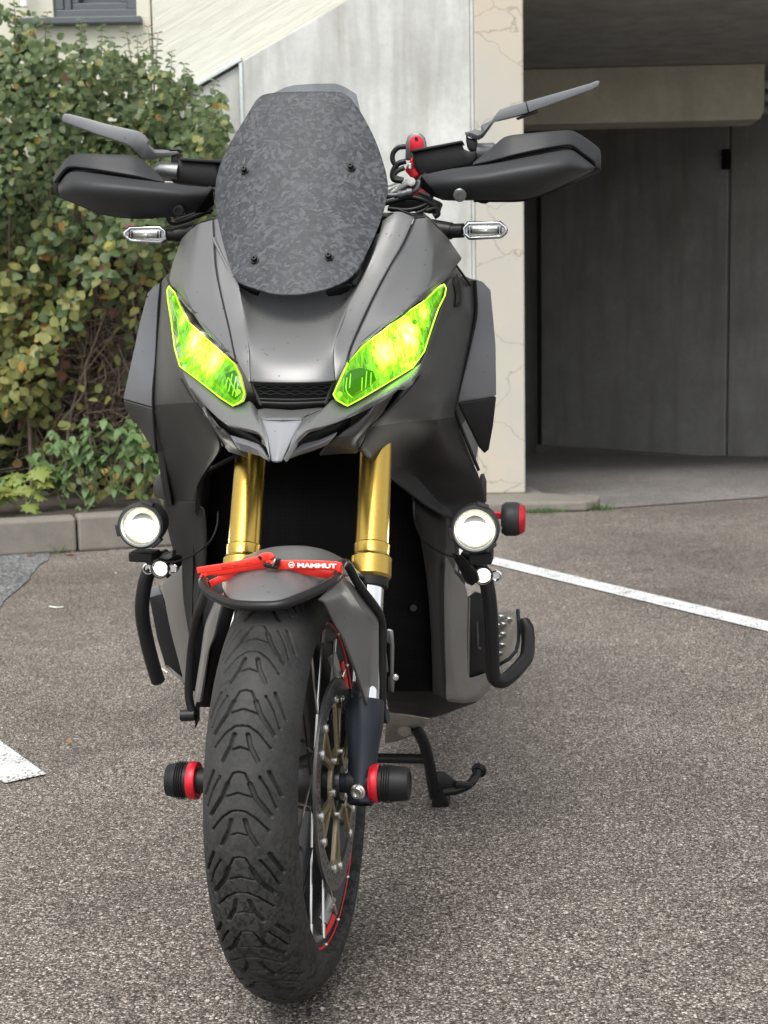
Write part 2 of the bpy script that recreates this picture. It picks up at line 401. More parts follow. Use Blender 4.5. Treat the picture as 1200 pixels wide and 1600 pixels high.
def m_leaf(name, cols, island, back=.35):
    m = N(name)
    if island: g = m.new('ShaderNodeNewGeometry'); rnd = g.outputs['Random Per Island']
    else: g = m.new('ShaderNodeObjectInfo'); rnd = g.outputs['Random']
    c = m.ramp(rnd, [(i/(len(cols)-1), col) for i, col in enumerate(cols)])
    v = m.coord('Object'); n = m.noise(v, 45, 4)
    c = m.mix(m.ramp(n, [(.35, 0), (.7, .35)]), c, tuple(x*.6 for x in cols[0]))
    d = m.new('ShaderNodeBsdfPrincipled'); m.ln(c, d.inputs['Base Color']); d.inputs['Roughness'].default_value = .48; d.inputs['Specular IOR Level'].default_value = .4
    t = m.new('ShaderNodeBsdfTranslucent'); m.ln(c, t.inputs[0])
    mx = m.new('ShaderNodeMixShader'); mx.inputs[0].default_value = back; m.ln(d.outputs[0], mx.inputs[1]); m.ln(t.outputs[0], mx.inputs[2]); m.ln(mx.outputs[0], m.out.inputs[0])
    return m.m
LG = [(.066, .108, .04), (.105, .152, .058), (.155, .20, .085), (.08, .127, .048)]
LY = [(.15, .18, .05), (.22, .24, .075), (.30, .29, .085), (.17, .19, .06)]
LO = [(.36, .20, .05), (.40, .29, .08), (.30, .14, .05)]
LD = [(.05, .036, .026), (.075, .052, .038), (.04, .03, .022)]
LP = [(.22, .10, .08), (.17, .07, .055), (.26, .14, .1)]
LW = [(.09, .16, .05), (.14, .235, .08), (.115, .195, .065)]
LM = [(.17, .24, .06), (.24, .30, .075), (.28, .30, .07)]
for k, c in (('lg', LG), ('ly', LY), ('lo', LO), ('lp', LP), ('lw', LW), ('lm', LM), ('ld', LD)):
    M[k] = m_leaf('leaf_'+k, c, False); M[k+'s'] = m_leaf('leafmass_'+k, c, True)
def m_forged():
    m = N('forged_carbon'); v = m.coord('Object')
    dn = m.new('ShaderNodeTexNoise'); dn.inputs['Scale'].default_value = 38; dn.inputs['Detail'].default_value = 2; m.ln(v, dn.inputs['Vector'])
    outs = []
    for rot, sc in ((R_(28), (1, 1, .24)), (R_(-38), (1, 1, .26)), (R_(80), (1, 1, .28))):
        tc = m.new('ShaderNodeVectorMath', operation='MULTIPLY_ADD'); m.ln(dn.outputs['Color'], tc.inputs[0]); tc.inputs[1].default_value = (.022,)*3; m.ln(v, tc.inputs[2])
        mp = m.new('ShaderNodeMapping'); mp.inputs['Rotation'].default_value = (0, rot, 0); m.ln(tc.outputs[0], mp.inputs[0])
        mp2 = m.new('ShaderNodeMapping'); mp2.inputs['Scale'].default_value = sc; m.ln(mp.outputs[0], mp2.inputs[0])
        vo = m.vor(mp2.outputs[0], 215); s = m.new('ShaderNodeSeparateColor'); m.ln(vo.outputs['Color'], s.inputs[0]); outs.append(s)
    sel = m.vor(v, 95); ss = m.new('ShaderNodeSeparateColor'); m.ln(sel.outputs['Color'], ss.inputs[0])
    a = m.mix(m.math('GREATER_THAN', ss.outputs[0], .36), outs[0].outputs[0], outs[1].outputs[0])
    a = m.mix(m.math('GREATER_THAN', ss.outputs[0], .7), a, outs[2].outputs[0])
    c = m.ramp(a, [(0, (.022, .024, .027)), (.5, (.037, .040, .045)), (1, (.078, .083, .091))])
    m.pr(c, m.ramp(a, [(0, .48), (1, .62)]), .1, m.bump(a, .06, .001), .32); return m.m
M['forged'] = m_forged()
def m_tyre():
    m = N('tyre_rubber'); v = m.coord('Object'); n = m.noise(v, 170, 6, .7); b = m.noise(v, 14, 5, .6)
    c = m.mix(m.ramp(n, [(.35, 0), (.7, 1)]), (.012, .012, .012), (.032, .032, .0315))
    c = m.mix(m.math('MULTIPLY', m.ramp(b, [(.4, 0), (.65, 1)]), .5), c, (.044, .043, .042))
    sx = m.new('ShaderNodeSeparateXYZ'); m.ln(m.new('ShaderNodeNewGeometry').outputs['Position'], sx.inputs[0])
    wet = m.noise(v, 120, 5, .62, .4); low = m.ramp(sx.outputs[2], [(.05, 1), (.27, .75), (.36, 0)])
    k = m.math('MULTIPLY', m.ramp(wet, [(.51, 0), (.55, 1)]), low)      # damp patches where the tyre met the wet road
    c = m.mix(k, c, (.004, .004, .004))
    m.pr(c, .68, 0, m.bump(n, .25, .0012), .35); return m.m
M['tyre'] = m_tyre()
def m_mesh():
    m = N('radiator_mesh'); v = m.coord('Object'); vo = m.vor(v, 130, 'F1', .15)
    c = m.ramp(vo.outputs['Distance'], [(.3, (.0035, .0035, .0035)), (.45, (.0055, .0055, .006))]); m.pr(c, .6, 0, m.bump(vo.outputs['Distance'], .15, .002), .1); return m.m
M['mesh'] = m_mesh()

# ================================================================== SETTING
def sheet(name, pts, mat, kind='structure', div=0):
    o = mk(name, pts, [tuple(range(len(pts)))], mat, None, False); tag(o, kind=kind); return o
def sheet_up(name, pts, mat):
    o = sheet(name, pts, mat)
    if o.data.polygons[0].normal.z < 0: o.data.flip_normals()
    return o
WY = 7.6                                                  # plane of the concrete wall
pil0 = Yp(745, 600, WY).x; pil1 = Yp(820, 600, WY).x
RAMP = 8.2                                                # beyond this the floor dips into the garage
sheet_up('asphalt_ground', [(-60, -60, 0), (60, -60, 0), (60, 6.86, 0), (-60, 6.86, 0)], M['asphalt'])
g1 = G(960, 798).y
a, b = G(940, 797), G(1215, 774); d = (b-a)
gp = [a+Vector((-.95, .06, .004)), Vector((a.x-.05, a.y, .004)), Vector((b.x, b.y-.05, .004)), Vector((b.x+9, b.y+.9, .004)), Vector((b.x+9, 9.0, .004)), Vector((a.x-.95, 9.0, .004))]
sheet_up('asphalt_strip', [(-60, 6.86, -.001), (-60, 9.0, -.001), (60, 9.0, -.001), (60, 6.86, -.001)], M['asphalt'])
sheet_up('garage_floor', gp, M['gravelfloor'])
sheet_up('garage_ramp', [(-3, 9.0, .004), (12, 9.0, .004), (12, 15.5, -.40), (-3, 15.5, -.40)], M['gravelfloor'])
# older grey asphalt in the left corner, a sheet with a ragged edge
e = [G(77, 866), G(70, 876), G(62, 884), G(52, 893), G(45, 900), G(36, 909), G(22, 924), G(10, 938), G(-8, 956)]
pts = [G(-900, 866, .004)] + [p+Vector((rng.normal(0, .012), rng.normal(0, .012), .004)) for p in e] + [G(-900, 960, .004)]
sheet_up('old_asphalt_patch', pts, M['oldasphalt'])
# painted bay lines
A, B = G(770, 877), G(1230, 987.5); dr = (B-A).normalized(); nm = Vector((-dr.y, dr.x, 0))
A2, B2 = A-dr*.8, B+dr*1.2; w = .052
Z4 = Vector((0, 0, .004))
sheet_up('bay_line', [A2+nm*w+Z4, B2+nm*w+Z4, B2-nm*w+Z4, A2-nm*w+Z4], M['paint'])
sheet_up('bay_line', [G(-60, 1117, .004), G(0, 1157, .004), G(72, 1209, .004), G(8, 1223, .004), G(-60, 1190, .004)], M['paint'])

# soil bed under the hedge


# kerb of the hedge bed, stone by stone
kroot = empty('hedge_kerb', G(122, 862)); tag(kroot, 'concrete kerb edging the soil bed below the hedge', 'kerb')
ka, kb = G(122, 862.5), G(187, 858.5); kd = (kb-ka).normalized(); kn = Vector((-kd.y, kd.x, 0))
for i in range(-6, 1):
    p = ka+kd*(i*1.0+.004); q = ka+kd*((i+1)*1.0-.004); h = .150+rng.normal(0, .002); dz = Vector((0, 0, h)); off = kn*(rng.normal(0, .004))
    if i == 2: q = ka+kd*(i+.25)
    prism('kerb_stone', [p+off, q+off, q+off+dz, p+off+dz], kn*.13, M['kerb'], kroot, .012)
q = ka+kd*1.0; dz = Vector((0, 0, .149))
for j in (0, 1): prism('kerb_stone', [q+kn*(.137+j*.70), q+kn*(.137+j*.70)-kd*.13, q+kn*(.137+j*.70)-kd*.13+dz, q+kn*(.137+j*.70)+dz], kn*.692, M['kerb'], kroot, .012)
e0, e1 = ka-kd*6.0+kn*.06, ka+kd*.93+kn*.06
sheet_up('soil_bed', [e0+Vector((0, 0, .125)), e1+Vector((0, 0, .125)), Vector((e1.x, 7.62, .135)), Vector((e0.x, 7.62, .20))], M['soil'])
# low plinth in front of the pillar
pl = [G(600, 806), G(925, 798.5), G(936, 795), G(938, 791, .02), Yp(880, 778, 6.95), Yp(824, 770, WY+.0)]
zt = .05
base = [G(545, 808), G(915, 799), G(934, 796), G(938, 791), Vector((pil1+.10, WY-.01, 0)), Vector((pil1+.06, WY+.34, 0)), Vector((-.6, WY+.34, 0))]
for p in base: p.z = 0
pr = prism('pillar_plinth', base, (0, 0, zt), M['kerb'], None, .012); tag(pr, 'low concrete plinth in front of the cracked cream pillar', 'plinth')

# concrete wall with its sloping top
cw = empty('concrete_wall', (pil0-.6, WY, 0)); tag(cw, 'pale grey concrete wall with a sloping top beside the garage', 'wall')
t0, t1 = Yp(375, 97, WY), Yp(541, 0, WY); sl = (t1.z-t0.z)/(t1.x-t0.x)
def topz(x): return t0.z+sl*(x-t0.x)
xl, xm, xr = -3.6, t0.x, pil0-.018
prism('wall_panel', [(xm+.004, WY, 0), (xr, WY, 0), (xr, WY, topz(xr)), (xm+.004, WY, topz(xm+.004))], (0, .30, 0), M['concrete'], cw, .006)
prism('wall_panel', [(xl, WY+.012, 0), (xm-.004, WY+.012, 0), (xm-.004, WY+.012, topz(xm)-.012), (xl, WY+.012, max(.3, topz(xl)-.012))], (0, .288, 0), M['concrete'], cw, .006)
def slopebar(name, x0, x1, dz, hgt, dep, y, mat, par):
    return prism(name, [(x0, y, topz(x0)+dz), (x1, y, topz(x1)+dz), (x1, y, topz(x1)+dz+hgt), (x0, y, topz(x0)+dz+hgt)], (0, dep, 0), mat, par, .002)
slopebar('cap_flashing', -2.6, xm+.008, .0, .022, .33, WY-.014, M['zinc'], cw)
prism('cover_strip', [(xm-.006, WY-.010, .2), (xm+.012, WY-.010, .2), (xm+.012, WY-.010, topz(xm)-.004), (xm-.006, WY-.010, topz(xm)-.004)], (0, .009, 0), M['zinc'], cw, .002)

# apartment building behind the wall
ab = empty('apartment_building', (-2, WY+.5, 0)); tag(ab, 'cream plastered building with a dark framed window behind the hedge', 'building')
FY = WY+.34
jx = Yp(237, 60, FY).x
prism('facade_panel', [(jx+.006, FY, 0), (pil1-.004, FY, 0), (pil1-.004, FY, 7.5), (jx+.006, FY, 7.5)], (0, .3, 0), M['plasterg'], ab, .004)
wx0, wx1 = Yp(84, 10, FY+.05).x, Yp(214, 10, FY+.05).x; wz0 = Yp(150, 27, FY).z; wz1 = wz0+1.35
for nm_, r in (('below', (-9, 0, jx-.006, wz0)), ('above', (-9, wz1, jx-.006, 7.5)), ('left', (-9, wz0, wx0, wz1)), ('right', (wx1, wz0, jx-.006, wz1))):
    x0, z0, x1, z1 = r
    prism('facade_panel', [(x0, FY+.03, z0), (x1, FY+.03, z0), (x1, FY+.03, z1), (x0, FY+.03, z1)], (0, .27, 0), M['plaster'], ab, .002)
wn = mk('window', [(wx0, FY+.16, wz0), (wx1, FY+.16, wz0), (wx1, FY+.16, wz1), (wx0, FY+.16, wz1)], [(0, 1, 2, 3)], M['glasspane'], ab, False)
def frame_bars(name, x0, z0, x1, z1, wd_, y, dep, par):
    bm = bmesh.new()
    for (a, b, c, d) in ((x0, z0, x1, z0+wd_), (x0, z1-wd_, x1, z1), (x0, z0+wd_, x0+wd_, z1-wd_), (x1-wd_, z0+wd_, x1, z1-wd_)):
        add_box(bm, ((a+c)/2, y+dep/2, (b+d)/2), ((c-a)/2, 0, 0), (0, dep/2, 0), (0, 0, (d-b)/2))
    bmesh.ops.recalc_face_normals(bm, faces=bm.faces); o = bmobj(name, bm, M['winframe'], par, False); bevel(o, .004); return o
frame_bars('window_frame', wx0, wz0, wx1, wz1, .05, FY+.05, .10, wn)
frame_bars('window_sash', wx0+.09, wz0+.052, wx1-.052, wz1-.052, .035, FY+.075, .08, wn)
box2('window_mullion', (wx0+.052, FY+.06, wz0+.052), (wx0+.088, FY+.15, wz1-.052), M['winframe'], wn, .003)
box2('window_sill', (wx0-.2, FY-.035, wz0-.035), (wx1+.03, FY+.12, wz0-.002), M['winframe'], wn, .004)
bp = tube('downpipe', [(Yp(41, 0, FY).x, FY-.05, Yp(41, 14, FY).z), (Yp(39, 0, FY).x, FY-.05, 6.5)], .022, M['lead'], ab, 12, 1)

# garage
gr = empty('parking_garage', (pil1, WY, 0)); tag(gr, 'dark open parking garage with a cream pillar at its entrance', 'garage')
CZ = 2.63
prism('entrance_pillar', [(pil0, WY-.012, zt), (pil1, WY-.012, zt), (pil1, WY-.012, 3.2), (pil0, WY-.012, 3.2)], (0, .36, 0), M['cream'], gr, .010)
prism('pillar_edge_strip', [(pil0-.017, WY-.004, zt), (pil0-.002, WY-.004, zt), (pil0-.002, WY-.004, 3.2), (pil0-.017, WY-.004, 3.2)], (0, .2, 0), M['concrete'], gr, .002)
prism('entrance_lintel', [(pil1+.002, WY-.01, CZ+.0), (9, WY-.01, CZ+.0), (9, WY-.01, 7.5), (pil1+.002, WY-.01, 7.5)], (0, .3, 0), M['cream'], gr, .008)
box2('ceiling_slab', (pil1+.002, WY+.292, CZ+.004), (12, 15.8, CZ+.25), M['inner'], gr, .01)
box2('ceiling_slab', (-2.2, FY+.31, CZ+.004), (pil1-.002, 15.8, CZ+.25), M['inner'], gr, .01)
BYm = 10.4
q = [Yp(820, 133, BYm), Yp(1188, 149, BYm-.1), Yp(1180, 207, BYm-.1), Yp(820, 196, BYm)]
bz0, bz1 = q[3].z, CZ+.002
prism('ceiling_beam', [(-1.0, BYm+.05, bz0), (q[1].x, BYm-.1, bz0-.0), (q[1].x+.03, BYm-.1, bz0+.06), (q[1].x+.03, BYm-.1, bz1), (-1.0, BYm+.05, bz1)], (0.02, .35, 0), M['beam'], gr, .012)
# back wall: nearer at its right end
b0, b1 = Yp(845, 700, 13.2), Yp(1200, 716, 11.4); bd = (b1-b0)
bl, br = b0-bd*.9, b0+bd*2.4
def wall_poly(name, fr0, fr1, z0, z1, off, mat, par, dep=.25, bev=.006):
    p, q_ = b0+bd*fr0, b0+bd*fr1; n = Vector((bd.y, -bd.x, 0)).normalized()
    p = p+n*off; q_ = q_+n*off
    return prism(name, [(p.x, p.y, z0), (q_.x, q_.y, z0), (q_.x, q_.y, z1), (p.x, p.y, z1)], -n*dep, mat, par, bev)
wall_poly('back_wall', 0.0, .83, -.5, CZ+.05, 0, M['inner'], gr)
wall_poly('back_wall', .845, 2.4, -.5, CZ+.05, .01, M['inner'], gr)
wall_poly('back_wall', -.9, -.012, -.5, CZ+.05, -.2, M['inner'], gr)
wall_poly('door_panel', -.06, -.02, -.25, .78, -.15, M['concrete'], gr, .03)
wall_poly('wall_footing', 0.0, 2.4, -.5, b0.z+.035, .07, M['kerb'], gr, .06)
wall_poly('conduit', -.010, .006, -.5, 2.2, .02, M['black'], gr, .03)
fv = (Yp(1119, 250, 11.75)-b0).dot(bd)/bd.length_squared; fv2 = (Yp(1134, 250, 11.75)-b0).dot(bd)/bd.length_squared
vz0, vz1 = Yp(1127, 266, 11.75).z, Yp(1127, 234, 11.75).z
vt = wall_poly('air_vent', fv, fv2, vz0, vz1, .03, M['black'], gr, .05)
for k in range(5):
    z = vz0+(vz1-vz0)*(k+.5)/5; wall_poly('louvre', fv+.002, fv2-.002, z-.006, z+.006, .04, M['tube'], vt, .02, 0)
for k, (px, py) in enumerate(((900, 222), (1010, 208), (1090, 214))):
    p = Yp(px, py, 11.0); tube('ceiling_pipe', [(-1.5, p.y+.25*k, CZ-.09-.05*k), (p.x+2.5, p.y+.25*k-.5, CZ-.09-.05*k)], .035, M['inner'], gr, 10, 1)
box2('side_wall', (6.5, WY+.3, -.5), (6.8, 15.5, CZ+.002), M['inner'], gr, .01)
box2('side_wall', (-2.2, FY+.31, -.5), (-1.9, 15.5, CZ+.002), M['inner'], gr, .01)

# ------------------------------------------------------------------ vegetation
def leaf_shape(kind):
    """local mesh: stalk end at the origin, tip along +x, z up; folded along the midrib"""
    if kind == 'ovate':
        prof = [(0, 0), (.12, .22), (.32, .37), (.55, .36), (.78, .22), (.92, .09)]
    elif kind == 'nettle':
        prof = [(0, 0), (.08, .2), (.2, .24), (.24, .30), (.42, .25), (.46, .29), (.66, .15), (.7, .17), (.88, .05)]
    else: prof = None
    if prof:
        V = [(x, 0, -.10*x*x) for x, _ in prof]+[(1, 0, -.16)]
        n = len(V)
        Lf = [(x, y, -.10*x*x+.16*y) for x, y in prof[1:]]; Rt = [(x, -y, -.10*x*x+.16*y) for x, y in prof[1:]]
        V += Lf+Rt; m_ = len(Lf); Fc = []
        for s in (0, 1):
            o = n+s*m_
            for i in range(m_-1):
                f = (i+1, i+2, o+i+1, o+i); Fc.append(f if s == 0 else f[::-1])
            f = (0, 1, o); Fc.append(f if s == 0 else f[::-1])
            f = (m_, n-1, o+m_-1); Fc.append(f if s == 0 else f[::-1])
        return V, Fc
    # maple: five lobes
    out = [(0, 0), (.18, .10), (.10, .42), (.30, .33), (.42, .62), (.52, .36), (.70, .40), (.66, .20), (1, 0)]
    V = [(.35, 0, .05)]+[(x, y, -.12*abs(y)) for x, y in out]+[(x, -y, -.12*abs(y)) for x, y in out[-2:0:-1]]
    n = len(V)-1
    return V, [(0, 1+i, 1+(i+1) % n) for i in range(n)]
LS = {k: leaf_shape(k) for k in ('ovate', 'nettle', 'maple')}
def leaf_matrix(p, nrm, droop, size, width=1.0):
    n = Vector(nrm).normalized(); t = Vector(droop); t = (t-n*t.dot(n))
    if t.length < 1e-3: t = frame_of(n)[0]
    t.normalize(); b_ = n.cross(t)
    return Matrix.Translation(Vector(p)) @ Matrix((t*size, b_*size*width, n*size)).transposed().to_4x4()
def leaf_mesh(shape, mat):
    me = bpy.data.meshes.new('leaf'); me.from_pydata(*(lambda v: (v[0], [], v[1]))(LS[shape])); me.materials.append(mat)
    me.polygons.foreach_set('use_smooth', [True]*len(me.polygons)); return me
LM_ = {}
def put_leaf(shape, mk_, Mx, parent):
    key = (shape, mk_)
    if key not in LM_: LM_[key] = leaf_mesh(shape, M[mk_])
    o = bpy.data.objects.new('leaf', LM_[key]); COL.objects.link(o); o.parent = parent
    off = WORLDPOS.get(parent.name, Vector((0, 0, 0)))
    o.matrix_parent_inverse = Matrix.Translation(-off); o.matrix_basis = Mx; return o
def leaf_mass(name, items, parent):
    """items: (shape, material key, matrix) joined into one mesh of kind stuff"""
    mats = sorted({i[1] for i in items}); V = []; Fc = []; mi = []
    for sh, mk_, Mx in items:
        o = len(V); vs, fs = LS[sh]; A_ = np.array(Mx); P = np.array(vs) @ A_[:3, :3].T + A_[:3, 3]
        V += P.tolist(); Fc += [tuple(o+i for i in f) for f in fs]; mi += [mats.index(mk_)]*len(fs)
    ob = mk(name, V, Fc, [M[k+'s'] for k in mats], parent)
    ob.data.polygons.foreach_set('material_index', mi); tag(ob, kind='stuff'); return ob

HY = 7.0
hedge = empty('hedge', (-1.4, HY, .15)); tag(hedge, 'tall leafy hedge turning yellow below, behind the kerb', 'hedge')
ot = np.array([(-400, 40), (-60, 10), (30, 14), (64, 26), (82, 66), (130, 62), (180, 76), (240, 92), (300, 128), (345, 148), (365, 196), (372, 300), (360, 420), (330, 560), (322, 720)], float)
def hedge_top(px): return np.interp(px, ot[:11, 0], ot[:11, 1])
items = []
def pick(z, px):
    yl = np.clip((1.55-z)/.7, 0, 1); r = rng.random()
    if r < .004+.045*yl: return 'lo'
    if r < .006+.075*yl: return 'lp'
    return 'ly' if rng.random() < .10+.75*yl else 'lg'
tries = 0
while len(items) < 8200 and tries < 200000:
    tries += 1
    px = rng.uniform(-330, 368); py = rng.uniform(0, 780)
    tp = hedge_top(px)+rng.normal(0, 7)
    if py < tp: continue
    rim = np.interp(py, ot[10:, 1], ot[10:, 0])+rng.normal(0, 6)
    if py > 196 and px > rim: continue
    bulge = .16*math.sin(px*.021+1)*math.cos(py*.017)+.10*math.sin(px*.05+py*.037)
    back = abs(rng.normal(0, .22)); Y = HY-.18+bulge+back+.10*np.clip((py-420)/200, 0, 1)
    hole = min(1, 1.35*math.exp(-(((px-165)/82)**2+((py-600)/150)**2))); hole2 = math.exp(-(((px-40)/60)**2+((py-735)/45)**2)); hole3 = .9*math.exp(-(((px-190)/60)**2+((py-430)/50)**2))
    if rng.random() < .93*max(hole, hole2, .6*hole3): continue
    if py > 640 and rng.random() < .5: continue
    p = Yp(px, py, Y)
    top = p.z > 1.45
    nr = (rng.normal(0, .55), -.75+rng.normal(0, .35), .55+rng.normal(0, .4)); dp = (rng.normal(0, .9), -.35, -.6+rng.normal(0, .5))
    sz = rng.uniform(.034, .054)*(1.16 if not top else .82)
    items.append((back-bulge, 'ovate', pick(p.z, px), leaf_matrix(p, nr, dp, sz, rng.uniform(.95, 1.35)), px))
# sprigs rising out of the top
sprigs = []
for px, h in ((125, 32), (118, 22), (160, 30), (205, 42), (236, 48), (240, 40), (262, 24), (290, 22), (310, 20), (70, 20), (180, 18), (335, 18), (30, 18), (222, 30)):
    tp = hedge_top(px); Y = HY+rng.uniform(-.1, .25); lean = rng.normal(0, 6)
    a_, b_ = Yp(px, tp+60, Y), Yp(px+lean, tp-h, Y); sprigs.append((a_, b_))
    for k in range(9):
        t = .25+.75*k/8; p = a_.lerp(b_, t)
        for s in (-1, 1):
            items.append((.05, 'ovate', 'lp' if (k > 7 and px in (236, 240)) else 'lg', leaf_matrix(p, (rng.normal(0, .4), -.5, .8), (s, rng.normal(0, .5), .15-.3*rng.random()), rng.uniform(.03, .046)*(1.1-.35*t), .9), px))
items.sort(key=lambda i: i[0]+(0 if -20 < i[4] < 360 else 9))
big = items[:300]
for _, sh, k, Mx, _p in big: put_leaf(sh, k, Mx, hedge)
leaf_mass('leaf_mass', [(i[1], i[2], i[3]) for i in items[300:]], hedge)
bm = bmesh.new()
for a_, b_ in sprigs: add_tube(bm, [a_, a_.lerp(b_, .5)+Vector((rng.normal(0, .01), 0, 0)), b_], [.004, .0015], 5, 2)
for i in range(900):                                     # fine dead twigs inside
    px, py = (rng.uniform(-60, 330), rng.uniform(330, 770)) if i < 400 else (rng.normal(160, 60), rng.normal(610, 90)); Y = HY+rng.uniform(.02, .36); p = Yp(px, py, Y)
    d_ = Vector((rng.normal(0, 1), rng.normal(0, .4), rng.normal(.5, .8))).normalized(); ln = rng.uniform(.10, .36)
    k_ = Vector((rng.normal(0, .03), 0, rng.normal(0, .03)))
    add_tube(bm, [p, p+d_*ln*.5+k_, p+d_*ln], [rng.uniform(.0018, .004), .0009], 4, 2, cap=False)
tw = bmobj('twig_mass', bm, M['twig'], hedge); tag(tw, kind='stuff')
for px0, py0, px1, py1, r in ((76, 760, 78, 120, .009), (50, 770, 20, 250, .010), (150, 770, 120, 240, .009), (100, 770, 190, 400, .008), (215, 760, 195, 260, .009), (250, 760, 300, 200, .010), (180, 760, 250, 330, .007), (95, 660, 180, 520, .005), (-60, 770, -30, 150, .01), (130, 560, 60, 330, .005)):
    Y = HY+rng.uniform(-.05, .25); a_, b_ = Yp(px0, py0, Y), Yp(px1, py1, Y+.05)
    m1, m2 = a_.lerp(b_, .35)+Vector((rng.normal(0, .04), rng.normal(0, .03), 0)), a_.lerp(b_, .7)+Vector((rng.normal(0, .04), 0, 0))
    tube('branch', [a_, m1, m2, b_], [r, r*.8, r*.6, r*.35], M['twig'], hedge, 7, 4)
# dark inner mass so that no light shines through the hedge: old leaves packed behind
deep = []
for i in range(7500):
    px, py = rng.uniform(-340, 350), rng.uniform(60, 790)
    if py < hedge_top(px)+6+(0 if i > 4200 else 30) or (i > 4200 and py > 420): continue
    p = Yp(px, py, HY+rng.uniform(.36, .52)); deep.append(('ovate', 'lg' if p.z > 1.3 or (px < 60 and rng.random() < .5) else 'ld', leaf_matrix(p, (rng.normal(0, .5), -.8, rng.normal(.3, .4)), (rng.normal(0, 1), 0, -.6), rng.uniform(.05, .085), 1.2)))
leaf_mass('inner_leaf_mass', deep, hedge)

def weed(px, py, hgt, n, label, shape='nettle', key='lw', size=.06, spread=.09, name='weed', group=None):
    b_ = Yp(px, py, 6.42+rng.uniform(0, .22)); b_.z = max(.11, b_.z)
    r = empty(name, b_); tag(r, label, 'weed' if name == 'weed' else 'seedling', group)
    tops = []
    ns = max(2, n//10)
    for s in range(ns):
        tp = b_+Vector((rng.normal(0, spread), rng.normal(0, spread*.6)-.03, hgt*rng.uniform(.65, 1)))
        mid = b_.lerp(tp, .55)+Vector((rng.normal(0, .015), 0, .02))
        tube('stem', [b_, mid, tp], [.003, .0018], M['stem'], r, 5, 3); tops.append((mid, tp))
    for k in range(n):
        mid, tp = tops[k % ns]; t = rng.uniform(0, 1)**.6
        p = (mid.lerp(tp, (t-.35)/.65) if t > .35 else b_.lerp(mid, t/.35)); s = 1 if k % 2 else -1
        an = rng.uniform(0, 6.28)
        put_leaf(shape, key, leaf_matrix(p, (.5*math.cos(an), -.45+.4*math.sin(an), .85), (math.cos(an), math.sin(an)*.8-.2, -.25), size*rng.uniform(.7, 1.15), 1.0), r)
weed(98, 790, 0.253, 57, 'green nettle like weed above the kerb joint, next to the maple seedling', size=.055)
weed(140, 790, 0.345, 78, 'bushy green weed in the middle of the bed, left of the round lamp')
weed(180, 785, 0.414, 85, 'tallest green weed under the motorcycle side fin')
weed(222, 785, 0.368, 78, 'green weed half hidden behind the round lamp on the left')
weed(255, 790, 0.345, 51, 'green weed mostly hidden behind the dark fairing on the left')
weed(110, 735, 0.184, 34, 'small darker weed under the hedge, behind the maple seedling', size=.05)
weed(40, 800, .24, 44, 'yellow green maple seedling hanging over the kerb', 'maple', 'lm', .085, .10, 'maple_seedling')
weed(-30, 800, 0.22999999999999998, 27, 'dark leaved weed at the left edge of the bed', size=.05)
weed(126, 812, .06, 10, 'tiny weed growing in the kerb joint', size=.028, spread=.03)

def tuft(px, py, n, hgt, spread, label, name='grass_tuft'):
    b_ = G(px, py); V = []; Fc = []
    for i in range(n):
        p = b_+Vector((rng.normal(0, spread), rng.normal(0, spread*.3), 0)); a = rng.uniform(0, 6.28); h = hgt*rng.uniform(.5, 1.1)
        s = Vector((math.cos(a), math.sin(a), 0)); w_ = .0022; ld = Vector((rng.normal(0, .5), rng.normal(-.15, .3), 0))*h
        o = len(V); V += [p-s*w_, p+s*w_, p+ld*.4+Vector((0, 0, h*.6))+s*w_*.7, p+ld*.4+Vector((0, 0, h*.6))-s*w_*.7, p+ld+Vector((0, 0, h))]
        Fc += [(o, o+1, o+2, o+3), (o+3, o+2, o+4)]
    ob = mk(name, V, Fc, M['lms'] if name == 'grass_tuft' else M['lws'], None); tag(ob, label, 'grass', kind='stuff'); return ob
tuft(75, 864, 130, .055, .035, 'bright green grass tuft at the foot of the kerb')
tuft(850, 801, 160, .03, .05, 'moss along the plinth below the pillar', 'moss')
tuft(932, 797, 150, .035, .05, 'moss at the end of the plinth', 'moss')
tuft(770, 803, 120, .02, .06, 'thin moss behind the black bar end of the motorcycle', 'moss')
def ground_leaf(px, py, key, size, label, name='fallen_leaf'):
    me = leaf_mesh('ovate', M[key]); o = bpy.data.objects.new(name, me); COL.objects.link(o)
    o.matrix_world = leaf_matrix(G(px, py, .008), (rng.normal(0, .2), rng.normal(0, .2), 1), (rng.normal(), rng.normal(), 0), size)
    tag(o, label, 'leaf')
ground_leaf(50, 868, 'lp', .05, 'brown dead leaf left of the grass tuft by the kerb')
ground_leaf(112, 866, 'lp', .05, 'brown dead leaf right of the grass tuft by the kerb')
ground_leaf(170, 862, 'lo', .03, 'orange leaf scrap at the foot of the kerb beside the round lamp')
ground_leaf(108, 1160, 'lo', .016, 'tiny yellow leaf scrap on the bare asphalt')
t = tube('dry_twig', [G(77, 947, .006), G(88, 949, .008), G(99, 948, .005)], .0022, M['lead'], None, 6, 3); tag(t, 'short pale dry twig lying on the asphalt', 'twig')

# ================================================================== MOTORCYCLE
bk = empty('motorcycle', BASE)
tag(bk, 'dark grey adventure scooter with glowing green headlights parked on the asphalt', 'motorcycle')

